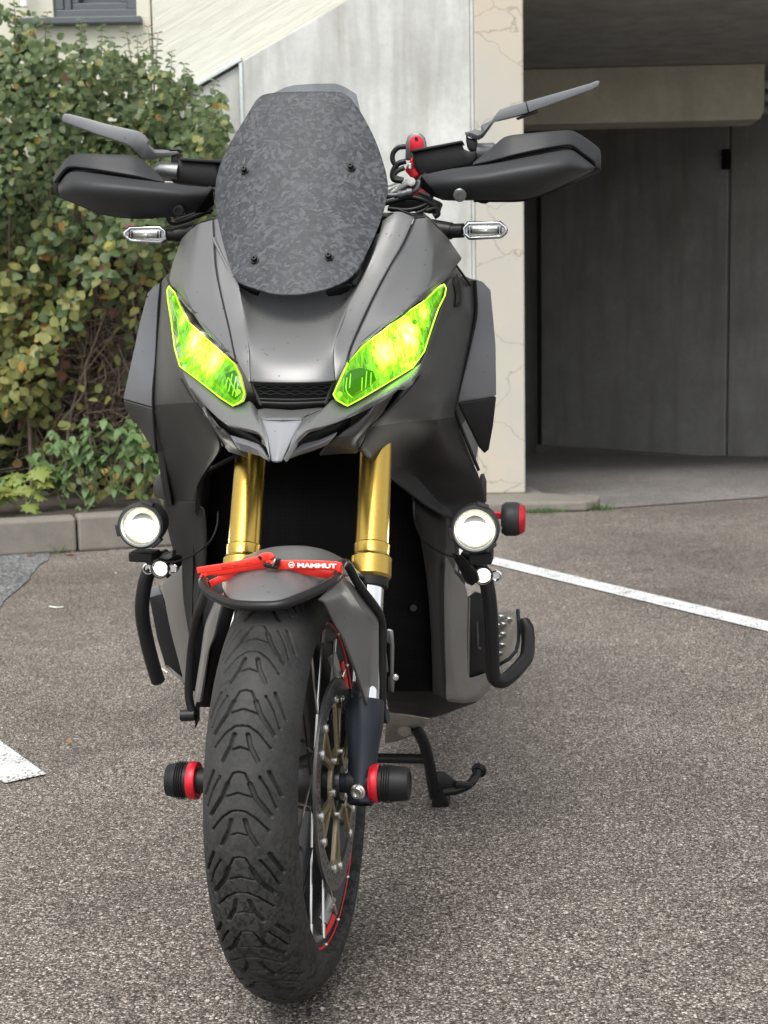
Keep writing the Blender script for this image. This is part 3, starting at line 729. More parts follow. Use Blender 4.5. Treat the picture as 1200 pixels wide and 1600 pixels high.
# ---------------------------------------------------------------- front wheel
RT = .30
def tyre_mesh(name, hub, ef, es, eu, R, hw, bead, parent, nA=1350, tread=True):
    # cross section: crown arc, then the side down to the bead
    rc = hw*1.03
    ang = np.linspace(-1.62, 1.62, 221 if tread else 61); sw = np.sin(ang)*hw; sr = (R-rc)+np.cos(ang)*rc
    side_n = 7
    t = np.linspace(0, 1, side_n+1)[1:]
    wr = np.concatenate([-(hw*1.0+(bead[1]-hw)*t**1.6)[::-1], sw, hw+(bead[1]-hw)*t**1.6])
    rr = np.concatenate([(sr[0]+(bead[0]-sr[0])*t)[::-1], sr, sr[-1]+(bead[0]-sr[-1])*t])
    arc = np.concatenate([np.full(side_n, -9.), ang*hw*1000*.86, np.full(side_n, 9.)])  # mm from the crown
    arc[:side_n] = -130; arc[-side_n:] = 130
    A_ = np.linspace(0, 2*np.pi, nA, endpoint=False)
    if tread: A_ = np.concatenate([np.linspace(-1.75, 1.35, 1250, endpoint=False), np.linspace(1.35, 2*np.pi-1.75, 300, endpoint=False)]); nA = len(A_)
    nP = len(wr)
    disp = np.zeros((nA, nP))
    if tread:
        per = 2*np.pi*R*1000/18; NP = 18
        seg = []                                          # (w0,u0,w1,u1,halfwidth,depth) in mm / period
        def S(pts, hwid, dep):
            for (w0, u0), (w1, u1) in zip(pts, pts[1:]):
                h0, h1 = (hwid if isinstance(hwid, tuple) else (hwid, hwid)); seg.append((w0, u0*per, w1, u1*per, h0, h1, dep))
        for s in (-1, 1):
            S([(s*12.5, .14), (s*19, .30), (s*36, .53)], 2.7, 6.5)
            S([(s*23, .06), (s*33, .22), (s*42, .43)], 1.0, 6); S([(s*23, .06), (s*23.1, .062)], 1.9, 5); S([(s*42, .43), (s*42.1, .432)], 1.9, 5)
            S([(s*33, -.01), (s*49, .29)], 2.3, 6)
            S([(s*7.5, .56), (s*11, .70), (s*20, .87)], 2.4, 6)
            S([(s*0, .45), (s*7, .455), (s*18, .53), (s*33, .70)], 1.0, 6); S([(s*33, .70), (s*33.1, .702)], 1.9, 5)
            S([(s*12.5, .14), (s*6.5, .015), (0, .0)], 1.0, 6)
            S([(s*16, .295), (0, .245)], 1.0, 5); S([(s*11, .745), (0, .71)], 1.0, 5)
        U = (A_*R*1000) % per
        for k in (-1, 0, 1):
            for (w0, u0, w1, u1, h0, h1, dep) in seg:
                dw, du = w1-w0, u1-u0; l2 = dw*dw+du*du
                pw = arc[None, :]-w0; pu = (U[:, None]+k*per)-u0
                tt = np.clip((pw*dw+pu*du)/l2, 0, 1); dist = np.hypot(pw-tt*dw, pu-tt*du)
                hh = h0+(h1-h0)*tt
                g = np.clip((hh+.35-dist)/.7, 0, 1); disp = np.maximum(disp, g*g*(3-2*g)*dep)
    rad = rr[None, :] - disp/1000*np.cos(np.clip(np.abs(arc)/(hw*1000), 0, 1.2))[None, :]
    wv = wr[None, :] - disp/1000*np.sin(np.clip(arc/(hw*1000), -1.2, 1.2))[None, :]
    ef, es, eu, hub = [np.array(v) for v in (ef, es, eu, hub)]
    P = hub + (np.cos(A_)[:, None]*rad)[..., None]*ef + (-np.sin(A_)[:, None]*rad)[..., None]*eu + wv[..., None]*es
    idx = np.arange(nA*nP).reshape(nA, nP); nx = np.roll(idx, -1, 0)
    Fc = np.stack([idx[:, :-1], idx[:, 1:], nx[:, 1:], nx[:, :-1]], -1).reshape(-1, 4)
    me = bpy.data.meshes.new(name); me.vertices.add(nA*nP); me.vertices.foreach_set('co', P.reshape(-1))
    nf = len(Fc); me.loops.add(nf*4); me.polygons.add(nf); me.loops.foreach_set('vertex_index', Fc.reshape(-1))
    me.polygons.foreach_set('loop_start', np.arange(0, nf*4, 4)); me.polygons.foreach_set('loop_total', np.full(nf, 4)); me.update(calc_edges=True); me.validate()
    o = link(name, me, M['tyre'], parent)
    c = o.data.polygons[40]
    if c.normal.dot(c.center-Vector(hub)) < 0: me.flip_normals()
    return o
def ring_prof(name, prof, mat, parent, seg=96, c=None, ax=None, sharp=35):
    return lathe(name, (c if c is not None else HUB), (ax if ax is not None else ws), prof, mat, parent, seg, sharp)
rim = ring_prof('front_wheel', [(-.046, .229), (-.043, .231), (-.041, .224), (-.036, .219), (-.020, .205), (.020, .205), (.036, .219), (.041, .224), (.043, .231), (.046, .229),
                                (.046, .218), (.040, .212), (.026, .200), (.018, .196), (-.018, .196), (-.026, .200), (-.040, .212), (-.046, .218), (-.046, .229)], M['rim'], bk)
tyre_mesh('tyre', HUB, wf, ws, wu, RT, .0605, (.2285, .043), rim)
def arc_band(name, w, r0, r1, a0, a1, mat, parent, n=20, th=.0006):
    V = []; 
    for i in range(n+1):
        a = a0+(a1-a0)*i/n
        for r in (r0, r1): V.append(HUB+wf*(math.cos(a)*r)-wu*(math.sin(a)*r)+ws*w)
    return panel(name, V, [(2*i, 2*i+1, 2*i+3, 2*i+2) for i in range(n)], mat, parent, th, 0, bev=0, face=HUB+ws*9)
ring_prof('rim_stripe', [(.0462, .2292), (.0468, .2285), (.0468, .2258), (.0462, .2250)], M['redtape'], rim)
# decal segments on the inner slope of the rim (far side seen through the spokes)
def slope_band(name, prof, a0, a1, mat, n=18):
    V = []; m_ = len(prof)
    for i in range(n+1):
        a = a0+(a1-a0)*i/n
        for (w_, r) in prof: V.append(HUB+wf*(math.cos(a)*r)-wu*(math.sin(a)*r)+ws*w_)
    return panel(name, V, [(m_*i+j, m_*i+j+1, m_*(i+1)+j+1, m_*(i+1)+j) for i in range(n) for j in range(m_-1)], mat, rim, .0006, 0, bev=0, face=HUB)
for k in range(6):
    a0 = .35+k*math.pi/3
    slope_band('rim_decal', [(.0405, .2110), (.0452, .2160)], a0, a0+.34, M['redtape'])
    slope_band('rim_decal', [(.0280, .2003), (.0395, .2105)], a0+.18, a0+.50, M['silverrim'])
for k in range(32):
    s = 1 if k % 2 else -1; a = 2*math.pi*k/32; d_ = .62 if (k//2) % 2 else -.62
    A_ = a+d_
    p0 = HUB+wf*(math.cos(A_)*.050)-wu*(math.sin(A_)*.050)+ws*(s*.036); p1 = HUB+wf*(math.cos(a)*.2135)-wu*(math.sin(a)*.2135)+ws*(s*.0425)
    bm = bmesh.new(); add_tube(bm, [p0, p0.lerp(p1, .5), p1], .00165, 6, 1, mi=0)
    dd = (p1-p0).normalized(); add_tube(bm, [p1-dd*.016, p1+dd*.004], .0033, 8, 1, mi=1); add_tube(bm, [p0-dd*.004, p0+dd*.006], .0032, 8, 1, mi=1)
    bmesh.ops.recalc_face_normals(bm, faces=bm.faces)
    bmobj('spoke', bm, [M['bolt'] if k % 8 != 3 else M['tube'], M['bolt']], rim, sharp=50)
    q = HUB+wf*(math.cos(a)*.2262)-wu*(math.sin(a)*.2262)+ws*(s*.0462)
    if s > 0:
        bm = bmesh.new(); add_lathe(bm, q, ws, [(-.001, .0034), (.0015, .003), (.0026, .0016), (.0028, 0)], 8); bmobj('spoke_nipple', bm, M['bolt'], rim)
ring_prof('hub', [(-.070, 0), (-.070, .024), (-.046, .026), (-.042, .058), (-.036, .060), (-.032, .044), (0, .034), (.032, .044), (.036, .060), (.042, .058), (.046, .026), (.070, .024), (.070, 0)], M['rim'], rim, 40)
for s in (1, -1):
    dw = s*.062
    ring_prof('brake_disc', [(dw-.0022, .1480), (dw+.0022, .1480), (dw+.0022, .1185), (dw-.0022, .1185), (dw-.0022, .1480)], M['steel'], rim)
    # carrier: ring and six wishbone arms
    bm = bmesh.new(); add_lathe(bm, HUB, ws, [(dw-.003, .050), (dw+.003, .050), (dw+.003, .040), (dw-.003, .040), (dw-.003, .050)], 40)
    for k in range(6):
        a = 2*math.pi*k/6+.25
        for (o_, r1) in ((-.17, .1165), (.17, .1165)):
            p = lambda an, r: HUB+wf*(math.cos(an)*r)-wu*(math.sin(an)*r)+ws*dw
            A0, A1 = p(a, .046), p(a+o_, r1); t_ = (A1-A0).normalized(); n_ = ws.cross(t_).normalized()
            add_box(bm, (A0+A1)/2, t_*((A1-A0).length/2), n_*.0042, ws*.0029)
        A0, A1 = p(a-.17, .113), p(a+.17, .113); t_ = (A1-A0).normalized(); add_box(bm, (A0+A1)/2, t_*((A1-A0).length/2+.006), ws.cross(t_)*.006, ws*.0027)
    bmesh.ops.recalc_face_normals(bm, faces=bm.faces); bmobj('disc_carrier', bm, M['palegold'], rim, False)
    for k in range(12):
        a = 2*math.pi*(k//2)/6+.25+(.17 if k % 2 else -.17); q = HUB+wf*(math.cos(a)*.1185)-wu*(math.sin(a)*.1185)+ws*dw
        bm = bmesh.new(); add_lathe(bm, q, ws*s, [(-.004, .0075), (.0035, .0075), (.0042, .0062), (.006, .005), (.0066, 0)], 12); bmobj('disc_rivet', bm, M['bolt'], rim, sharp=40)
    bm = bmesh.new()
    for k in range(60):
        for j in range(2):
            a = 2*math.pi*(k+.5*j)/60; r = .127+.010*j+.003*math.sin(k*1.7); q = HUB+wf*(math.cos(a)*r)-wu*(math.sin(a)*r)+ws*(dw+s*.0022)
            add_lathe(bm, q, ws*s, [(.0003, .0022), (.0003, 0)], 7)
    tag(bmobj('disc_hole', bm, M['black'], rim), kind='stuff')
    for k in range(6):
        a = 2*math.pi*k/6; q = HUB+wf*(math.cos(a)*.045)-wu*(math.sin(a)*.045)+ws*dw
        bm = bmesh.new(); add_lathe(bm, q, ws*s, [(0, .006), (.007, .006), (.008, .004), (.008, 0)], 10); bmobj('disc_bolt', bm, M['bolt'], rim, sharp=40)

# ---------------------------------------------------------------- fork
RAKE = R_(26); fd = (wu*math.cos(RAKE)-wf*math.sin(RAKE)).normalized()
def fpos(w_, s): return HUB+ws*w_+fd*s
def s_at(w_, py):
    lo, hi = 0, 1.2
    for _ in range(40):
        m_ = (lo+hi)/2
        if proj(fpos(w_, m_))[1] > py: lo = m_
        else: hi = m_
    return lo
WR = .098
for s in (1, -1):
    w_ = WR*s; sc, scol, sneck = s_at(WR, 905), s_at(WR, 872), s_at(WR, 850)
    s_ct = s_at(WR, 1095)
    st_ = lathe('fork_stanchion', fpos(w_, 0), fd, [(.06, .0205), (sc+.05, .0205)], M['chrome'], bk, 28)
    lathe('fork_tube', fpos(w_, 0), fd, [(sc, .0215), (sc, .0275), (sc+.004, .0305), (scol-.001, .0305), (scol+.002, .0272), (scol+.006, .0262), (sneck-.002, .0268), (sneck, .0248), (.40+.12, .0242), (.75, .0246), (.75, 0)], M['gold'], bk, 36)
    lathe('fork_seal', fpos(w_, 0), fd, [(sc-.014, .021), (sc-.013, .0262), (sc+.002, .0272)], M['black'], bk, 28)
    # lower casting
    bm = bmesh.new()
    prof = [(-.030, .016), (-.028, .0190), (.030, .0205), (.050, .0225), (.075, .0265), (s_ct-.03, .0278), (s_ct-.004, .0278), (s_ct, .0268), (s_ct, .0205)]
    add_lathe(bm, fpos(w_, 0), fd, prof, 28); bmesh.ops.recalc_face_normals(bm, faces=bm.faces)
    ca = bmobj('fork_casting', bm, M['casting'], bk, sharp=40)
    lathe('axle_pinch_bolt', HUB+ws*(w_)+wf*.024-wu*.004, wf-ws*.15*s, [(-.002, .011), (.004, .011), (.005, .0085), (.010, .0085), (.011, .0075), (.011, .005), (.007, .0045), (.007, 0)], M['bolt'], ca, 18)
    lathe('axle_spacer', HUB+ws*(s*.066), ws*s, [(0, .0), (0, .013), (.012, .0145), (.013, .0165), (.024, .0165), (.024, 0)], M['casting'], bk, 24)
    # bobbin
    r0 = .113 if s > 0 else .143; end = .046 if s > 0 else .036
    sl_ = lathe('axle_slider', HUB+ws*(s*(r0+.011)), ws*s, [(0, .0), (0, .0245), (.010, .0252), (.012, .0245), (.022, .0252), (end-.012, .0242), (end-.004, .0225), (end-.003, .0185), (end-.005, .0165), (end-.005, 0)], M['black'], bk, 32)
    for k in range(4): lathe('slider_groove', HUB+ws*(s*(r0+.0165+k*.0034)), ws*s, [(0, .0262), (.0007, .0272), (.0014, .0262)], M['black'], sl_, 32)
    lathe('slider_ring', HUB+ws*(s*r0), ws*s, [(-.002, 0), (-.002, .0262), (0, .0272), (.0095, .0272), (.011, .0262)], M['red'], sl_, 36)
    lathe('slider_boss', HUB+ws*(s*(r0-.014)), ws*s, [(-.02, .018), (.0125, .018), (.0125, 0)], M['black'], sl_, 20)
    # brake caliper behind the leg
    c = HUB+ws*(s*.066)-wf*.115+wu*.055
    box('brake_caliper', c, wf*.02+wu*.04, wu*.018-wf*.012, ws*.028, M['black'], bk, .008)

# ---------------------------------------------------------------- front fender
rows = []
for i in range(15):
    a = R_(60+i*7.2); row = []
    for j in range(13):
        t = -1+j/6; a = R_(60+i*7.2+max(0, 12-3*i)*abs(t)**3); r = .338-(.024+.016*min(1, i/4))*abs(t)**2.6-.012*max(0, (a-R_(120)))
        w_ = t*(.060+.006*min(i, 4)+.012*math.sin((a-R_(58))*1.0))
        row.append(HUB+wf*(math.cos(a)*r)+wu*(math.sin(a)*r)+ws*w_)
    rows.append(row)
n = 13; V = [p for r in rows for p in r]
fen = panel('front_fender', V, [(i*n+j, i*n+j+1, (i+1)*n+j+1, (i+1)*n+j) for i in range(14) for j in range(12)], M['grey'], bk, .004, 1, face=HUB+wu*3)
# side skirts of the fender
fsR = [(506, 938, -.150), (527, 897, -.03), (544, 947, -.09), (585, 963, .045), (577, 972, .04), (537, 989, -.085), (540, 1000, -.08), (560, 1050, -.04), (572, 1099, .015), (577, 1099, .05), (532, 912, -.06)]
grid('fender_side', [[(500, 936, -.165), (520, 915, -.12), (527, 893, -.03), (545, 880, .05)],
                     [(508, 942, -.155), (535, 930, -.12), (545, 915, -.01), (575, 925, .05)],
                     [(522, 972, -.12), (544, 948, -.105), (568, 955, -.0), (590, 966, .055)],
                     [(538, 998, -.10), (541, 985, -.095), (578, 974, .035), (592, 975, .055)],
                     [(557, 1048, -.055), (559, 1045, -.05), (578, 1030, .04), (592, 1030, .05)],
                     [(573, 1100, .015), (574, 1100, .018), (578, 1100, .04), (590, 1102, .045)]], M['grey'], bk, sub=2, crease=.85, face=HUB+ws*9-Vector((0, 6, 0)))
grid('fender_side', [[(350, 925, -.10), (338, 935, -.09), (336, 938, -.0)],
                     [(342, 960, -.10), (332, 955, -.09), (330, 952, .0)],
                     [(334, 995, -.07), (322, 985, -.06), (320, 975, .03)],
                     [(326, 1015, -.05), (318, 1030, -.04), (314, 1020, .05)],
                     [(312, 1097, .0), (306, 1097, .01), (303, 1090, .08)]], M['silver'], bk, sub=2, crease=.4, face=HUB-ws*9)
grid('fender_inner', [[(322, 890, .06), (380, 890, .06)], [(318, 960, .04), (365, 960, .04)], [(312, 1040, .05), (340, 1040, .05)], [(306, 1105, .06), (330, 1105, .06)]], M['black'], bk, sub=1, bev=0)
# guard hoop around the fender
hoop = [(285+17, 1117, .07), (295, 1087, .07), (297, 1040, .065), (301, 1000, .05), (308, 962, .02), (319, 932, -.03), (322, 915, -.07), (318, 908, -.10), (318, 915, -.13), (329, 928, -.155), (350, 939, -.185), (370, 945, -.205), (405, 947, -.215), (440, 945, -.215), (470, 934, -.195), (500, 920, -.160), (520, 908, -.125), (528, 899, -.09), (531, 888, -.05), (536, 880, -.025), (544, 884, -.01), (557, 908, .005), (574, 932, .025), (589, 953, .05), (596, 972, .068), (597, 1000, .072), (597, 1085, .072), (597, 1110, .072)]
tube('fender_guard', [W(*p) for p in hoop], .0064, M['tube'], bk, 14, 4)
tube('guard_peg', [W(581, 1121, .075), W(606, 1119, .072)], .0105, M['casting'], bk, 18, 1)
tube('guard_peg', [W(283, 1118, .07), W(305, 1117, .07)], .009, M['tube'], bk, 18, 1)
outline('guard_bracket', [(305, 1100, .075), (311, 1098, .075), (311, 1125, .075), (304, 1140, .075)], M['black'], bk, .006)
outline('sensor_bracket', [(604, 983, .10), (614, 985, .10), (616, 1010, .10), (615, 1050, .10), (617, 1060, .10), (615, 1083, .10), (606, 1080, .10), (606, 1060, .10), (609, 1055, .10), (609, 1007, .10), (604, 1004, .10)], M['steel'], bk, .004)
lathe('bracket_bolt', W(618, 1058, .095), -BK, [(0, .005), (.004, .005), (.006, .003), (.006, 0)], M['bolt'], bk, 12)

# ---------------------------------------------------------------- nose and cowl
# centre recess below the screen and the face above the grille
rec = [[(332, 370, .23), (390, 365, .31), (470, 365, .32), (555, 365, .31), (612, 365, .23)],
       [(372, 447, .168), (398, 452, .235), (468, 455, .25), (538, 452, .235), (560, 448, .168)],
       [(382, 490, .125), (402, 488, .175), (464, 490, .185), (524, 486, .175), (543, 478, .130)],
       [(386, 520, .085), (405, 515, .115), (462, 516, .12), (516, 514, .115), (530, 508, .09)],
       [(390, 545, .058), (408, 541, .062), (460, 540, .062), (508, 540, .062), (521, 540, .060)],
       [(390, 570, .040), (408, 570, .030), (460, 570, .026), (508, 570, .030), (522, 568, .042)],
       [(391, 596, .030), (408, 597, .018), (458, 598, .012), (506, 597, .018), (524, 594, .032)]]
grid('nose_cowl', rec, M['grey'], bk, sub=2, crease=.1)
# inner cowl strips between recess and seam
grid('cowl_strip', [[(331, 345, .262), (350, 338, .25), (365, 350, .235)], [(335, 415, .203), (352, 412, .20), (364, 410, .193)], [(345, 466, .158), (358, 458, .160), (373, 446, .165)], [(357, 514, .108), (369, 510, .107), (383, 500, .115)], [(366, 556, .058), (377, 551, .056), (389, 545, .058)], [(380, 580, .042), (384, 578, .040), (389.5, 572, .040)], [(389, 597, .030), (390, 596, .030), (390.5, 594, .031)]], M['grey'], bk, sub=2, crease=.3)
grid('cowl_strip', [[(647, 340, .262), (622, 328, .258), (598, 345, .25)], [(628, 383, .225), (606, 386, .215), (585, 395, .205)], [(609, 413, .202), (592, 420, .192), (571, 425, .185)], [(582, 463, .153), (569, 460, .152), (552, 462, .150)], [(556, 519, .098), (548, 515, .097), (534, 502, .103)], [(544, 550, .060), (533, 550, .057), (522, 540, .060)], [(540, 568, .046), (532, 567, .044), (522, 567, .043)], [(526, 594, .033), (525, 593.6, .032), (524.5, 593, .032)]], M['grey'], bk, sub=2, crease=.3)
# outer cowl: light top facet and darker flank, one panel each side
grid('outer_cowl', [[(334, 343, .262), (310, 350, .275), (297, 360, .32), (284, 373, .37)], [(338, 412, .203), (297, 405, .24), (282, 403, .31), (270, 410, .375)], [(347.5, 464, .158), (287, 453, .205), (277, 441, .27), (264, 436, .345)], [(350, 487, .138), (303, 490, .172), (289, 468, .215), (268, 446, .31)], [(358.5, 512, .11), (324, 519, .130), (312, 506, .152), (292, 474, .208)], [(363, 538, .08), (350, 546, .086), (340, 535, .105), (318, 513, .142)], [(370, 565, .050), (367, 563, .055), (360, 556, .068), (352, 549, .082)]], M['grey'], bk, sub=2, crease=.8)
grid('outer_cowl', [[(650, 342, .262), (668, 340, .275), (682, 355, .32), (700, 372, .37)], [(630.5, 384, .225), (674, 392, .255), (695, 393, .32), (722, 404, .385)], [(612, 414, .203), (672, 430, .237), (692, 424, .30), (713, 415, .37)], [(585, 465, .153), (661, 456, .205), (678, 446, .24), (694, 440, .30)], [(571, 494, .125), (629, 490, .140), (647, 476, .18), (664, 464, .21)], [(559, 520, .098), (596, 514, .11), (612, 500, .14), (628, 491, .155)], [(547.5, 551, .060), (560, 542, .070), (570, 535, .085), (580, 527, .10)], [(544, 566, .046), (545, 565, .047), (547, 563, .05), (549, 559, .056)]], M['grey'], bk, sub=2, crease=.8)
tube('cowl_seam', [W(333, 344, .259), W(336.5, 413, .1995), W(346.3, 465, .1555), (W(357.8, 513, .1065)), W(367, 558, .056), W(368, 567, .05)], .0013, M['black'], bk, 6, 3)
tube('cowl_seam', [W(622, 327, .262), W(646, 336, .262), W(648.5, 342, .259), W(629.5, 384, .2215), W(610.5, 413.5, .1995), W(583.5, 464, .150), W(557.5, 520, .095), W(545.5, 550, .058), W(544.5, 566, .046)], .0013, M['black'], bk, 6, 3)
# dark backing behind the cowl seams
grid('cowl_backing', [[(300, 350, .36), (360, 350, .33), (470, 360, .38), (600, 350, .33), (680, 350, .36)], [(290, 440, .42), (350, 440, .28), (470, 450, .30), (580, 440, .28), (690, 440, .42)], [(320, 520, .36), (375, 520, .20), (470, 520, .20), (545, 520, .20), (650, 510, .36)], [(330, 590, .26), (388, 575, .13), (460, 580, .11), (530, 570, .13), (620, 590, .26)], [(345, 640, .20), (385, 640, .13), (455, 645, .11), (530, 640, .13), (590, 640, .20)]], M['black'], bk, sub=1, bev=0)

# grille
gl = grid('nose_grille', [[(390, 597, .046), (458, 599, .034), (525, 595, .046)], [(398, 620, .052), (457, 622, .042), (517, 618, .052)], [(407, 636, .05), (456, 638, .04), (510, 634, .05)]], M['black'], bk, sub=1)
def gp_(px, py, v=.028): return W(px, py, v+.000028*(px-457)**2*.1)
for (y0, x0, x1, r) in ((599, 393, 523, .0016), (623, 401, 516, .0016), (629, 404, 512, .0022)):
    tube('grille_bar', [gp_(x0, y0), gp_((x0+x1)/2, y0+1.5), gp_(x1, y0-1)], r, M['matte'], gl, 8, 6)
for yc, x0, x1 in ((604.5, 400, 519), (613.5, 402, 516)):
    bm = bmesh.new(); nx = 12
    for s in (1, -1):
        pts = []
        for k in range(nx*2+1):
            x = x0+(x1-x0)*k/(nx*2); up_ = (k//1) % 4 in (0, 1)
            pts.append(gp_(x, yc-s*(2.9 if up_ else .9), .03))
        add_tube(bm, pts, .0007, 5, 1)
    tag(bmobj('grille_lattice', bm, M['matte'], gl), kind='stuff')
for a_, b_ in (((394, 599), (408, 633)), ((521, 597), (508, 631))): tube('grille_frame', [gp_(*a_), gp_(*b_)], .0022, M['matte'], gl, 8, 1)

# beak
grid('nose_beak', [[(402, 640, .040), (414, 638, .036), (457, 641, .028), (498, 637, .036), (509, 637, .040)], [(406, 651, .0), (411, 652, -.012), (440, 652.5, -.018), (471, 652, -.012), (477, 651, .0)], [(408, 655, -.008), (411, 656, -.016), (440, 656, -.022), (471, 656, -.016), (475, 655, -.008)]], M['grey'], bk, sub=2, crease=.85)
grid('beak_spine', [[(409, 655, -.014), (440, 655, -.018), (473, 655, -.014)], [(418, 684, -.036), (438, 684, -.039), (457, 684, -.036)], [(424, 720, -.062), (432, 721, -.066), (441, 720, -.062)]], M['fin'], bk, sub=2, crease=.4)
# lips running out from the spine to under the lamps
# upper faces between lamp and spine (catch the lamp light)
grid('beak_shoulder', [[(283, 575, .176), (290, 592, .15), (297, 606, .128)], [(310, 596, .122), (312, 616, .10), (322, 636, .080)], [(345, 623.5, .070), (345, 643, .045), (349, 661, .024)], [(365, 636, .046), (369, 652, .018), (378, 668, -.004)], [(391, 625, .040), (396, 648, .008), (402, 674, -.022)], [(403, 641, .038), (404, 658, -.004), (411, 683, -.034)], [(409, 654, -.013), (412, 670, -.024), (416, 698, -.046)], [(418, 685, -.037), (420, 700, -.048), (422, 717, -.061)]], M['grey'], bk, thick=.007, sub=2, crease=.35, bev=.002)
grid('beak_shoulder', [[(657, 568, .176), (652, 584, .15), (640, 595, .128)], [(645, 577, .168), (622, 606, .105), (604, 624, .092)], [(597, 606, .116), (582, 626, .075), (568, 643, .072)], [(560, 628, .067), (550, 646, .040), (535, 657, .022)], [(543, 637, .047), (527, 652, .018), (506, 666, -.004)], [(519, 622, .040), (498, 648, .008), (481, 671, -.022)], [(508, 638, .038), (484, 657, -.004), (469, 680, -.034)], [(474, 654, -.013), (468, 668, -.022), (460, 690, -.044)], [(457, 685, -.037), (452, 700, -.048), (443, 717, -.061)]], M['grey'], bk, thick=.007, sub=2, crease=.35, bev=.002)
grid('cheek_backing', [[(662, 580, .25), (610, 640, .19), (560, 704, .15)], [(630, 575, .22), (560, 620, .15), (500, 700, .10)]], M['black'], bk, sub=1, bev=0)
grid('cheek_backing', [[(278, 590, .25), (312, 640, .19), (352, 700, .15)], [(300, 580, .22), (350, 620, .15), (395, 705, .10)]], M['black'], bk, sub=1, bev=0)
# dark slot and lower wings
grid('beak_wing', [[(360, 680, .032), (385, 687, .014), (404, 694, -.002), (413, 706, -.02), (419, 717, -.036)], [(365, 690, .024), (390, 697, .004), (405, 704, -.010), (413, 711, -.025), (418.5, 718, -.038)], [(373, 703, .035), (393, 709, .018), (407, 713, .002), (414, 717, -.015), (418, 719, -.035)]], M['fin'], bk, sub=2, crease=.7)
grid('beak_wing', [[(527, 675, .032), (500, 687, .014), (472, 694, -.002), (457, 706, -.02), (446, 717, -.036)], [(521, 684, .024), (495, 696, .004), (470, 704, -.010), (456, 711, -.025), (446.5, 718, -.038)], [(512, 695, .035), (488, 705, .018), (468, 711, .002), (455, 716, -.015), (446, 719, -.035)]], M['fin'], bk, sub=2, crease=.7)
grid('beak_slot', [[(335, 652, .075), (380, 670, .035), (410, 690, .02), (421, 716, -.02)], [(350, 690, .075), (385, 700, .045), (408, 710, .03), (421, 719, -.01)]], M['black'], bk, sub=1, bev=0)
grid('beak_slot', [[(550, 652, .075), (500, 670, .035), (462, 690, .02), (444, 716, -.02)], [(540, 690, .075), (490, 700, .045), (462, 710, .03), (444, 719, -.01)]], M['black'], bk, sub=1, bev=0)
# cheeks between wing and side fairing
grid('nose_cheek', [[(297, 607, .125), (319, 633, .082), (322, 647, .088)], [(314, 640, .115), (333, 660, .065), (345, 672, .050)], [(333, 668, .105), (346, 684, .060), (362, 686, .036)], [(351, 697, .095), (362, 700, .070), (372, 703, .042)], [(357, 706, .11), (372, 711, .09), (386, 715, .07)]], M['dark'], bk, sub=2, crease=.6)
grid('nose_cheek', [[(620, 607, .125), (590, 626, .082), (570, 650, .088)], [(600, 642, .115), (572, 660, .075), (540, 671, .050)], [(579, 667, .105), (556, 680, .060), (527, 684, .036)], [(562, 703, .095), (543, 699, .070), (514, 694, .042)], [(556, 709, .11), (535, 709, .09), (500, 712, .07)]], M['dark'], bk, sub=2, crease=.6)
def m_pale():
    m = N('frosted_lamp_base'); m.pr((.105, .11, .10), .3, 0, None, .5, .15); return m.m
M['pale'] = m_pale()
# lamp housings: clear base under the coloured covers
def headlight(pts, base_pts, bulbs, dots, sgn):
    # pts: outline of the cover (px,py,v) clockwise; base: housing outline
    hl = outline('headlight', [(x, y, v+.034) for x, y, v in pts], m_headlamp('lit_reflector', bulbs), bk, .004, 0)
    n_ = len(pts); V = [W(x, y, v) for x, y, v in pts]+[W(x, y, v+.036) for x, y, v in pts]
    mk('lamp_wall', V, [(i, (i+1) % n_, n_+(i+1) % n_, n_+i) for i in range(n_)], M['pale'], hl, False)
    outline('lamp_cover', [(x, y, v-.003) for x, y, v in pts], M['greenlens'], hl, .003, 0)
    tube('cover_edge', [W(x, y, v-.008) for x, y, v in pts+[pts[0]]], .0009, M['limeedge'], hl, 6, 1)
    for (x, y) in dots:
        v = np.average([p[2] for p in pts], weights=[1/((p[0]-x)**2+(p[1]-y)**2+9)**1.5 for p in pts])
        lathe('cover_pad', W(x, y, v-.008), -BK, [(0, .0040), (.0006, .0040), (.0006, 0)], M['greenpad'], hl, 16)
    return hl
M['greenpad'] = plain('lime_fixing_pad', (.30, .62, .02), .4, 0, .05, 50, 0)
lensL = [(264, 447, .290), (273, 458, .262), (281, 478, .232), (287, 491, .210), (295, 504, .190), (321, 528, .148), (351, 555, .095), (366, 568, .066), (374, 585, .050), (382, 615, .034), (378, 626, .032), (364, 634, .040), (345, 622, .062), (310, 594, .115), (281, 572, .170), (273, 545, .205), (268, 505, .245), (262, 468, .280), (261, 453, .288)]
lensR = [(694, 444, .290), (684, 450, .268), (664, 470, .225), (629, 493, .178), (605, 512, .140), (568, 540, .088), (546, 563, .060), (533, 590, .042), (521, 616, .034), (528, 626, .034), (543, 634, .042), (560, 625, .062), (597, 603, .112), (645, 574, .170), (663, 549, .205), (672, 520, .228), (677, 505, .242), (685, 482, .262), (695, 462, .280), (697, 450, .288)]
hL = headlight(lensL, None, [(W(310, 532, .20), 30, .012), (W(338, 563, .145), 26, .013), (W(322, 550, .175), 3.6, .036), (W(283, 499, .245), 7, .008)], [(272, 466), (280, 487), (284, 562), (372, 612), (330, 600)], -1)
hR = headlight(lensR, None, [(W(642, 520, .215), 30, .0145), (W(603, 549, .155), 26, .014), (W(625, 535, .18), 3.4, .038), (W(665, 488, .25), 9, .011), (W(640, 555, .20), 3, .016)], [(684, 458), (648, 503), (652, 560), (596, 596), (531, 616)], 1)
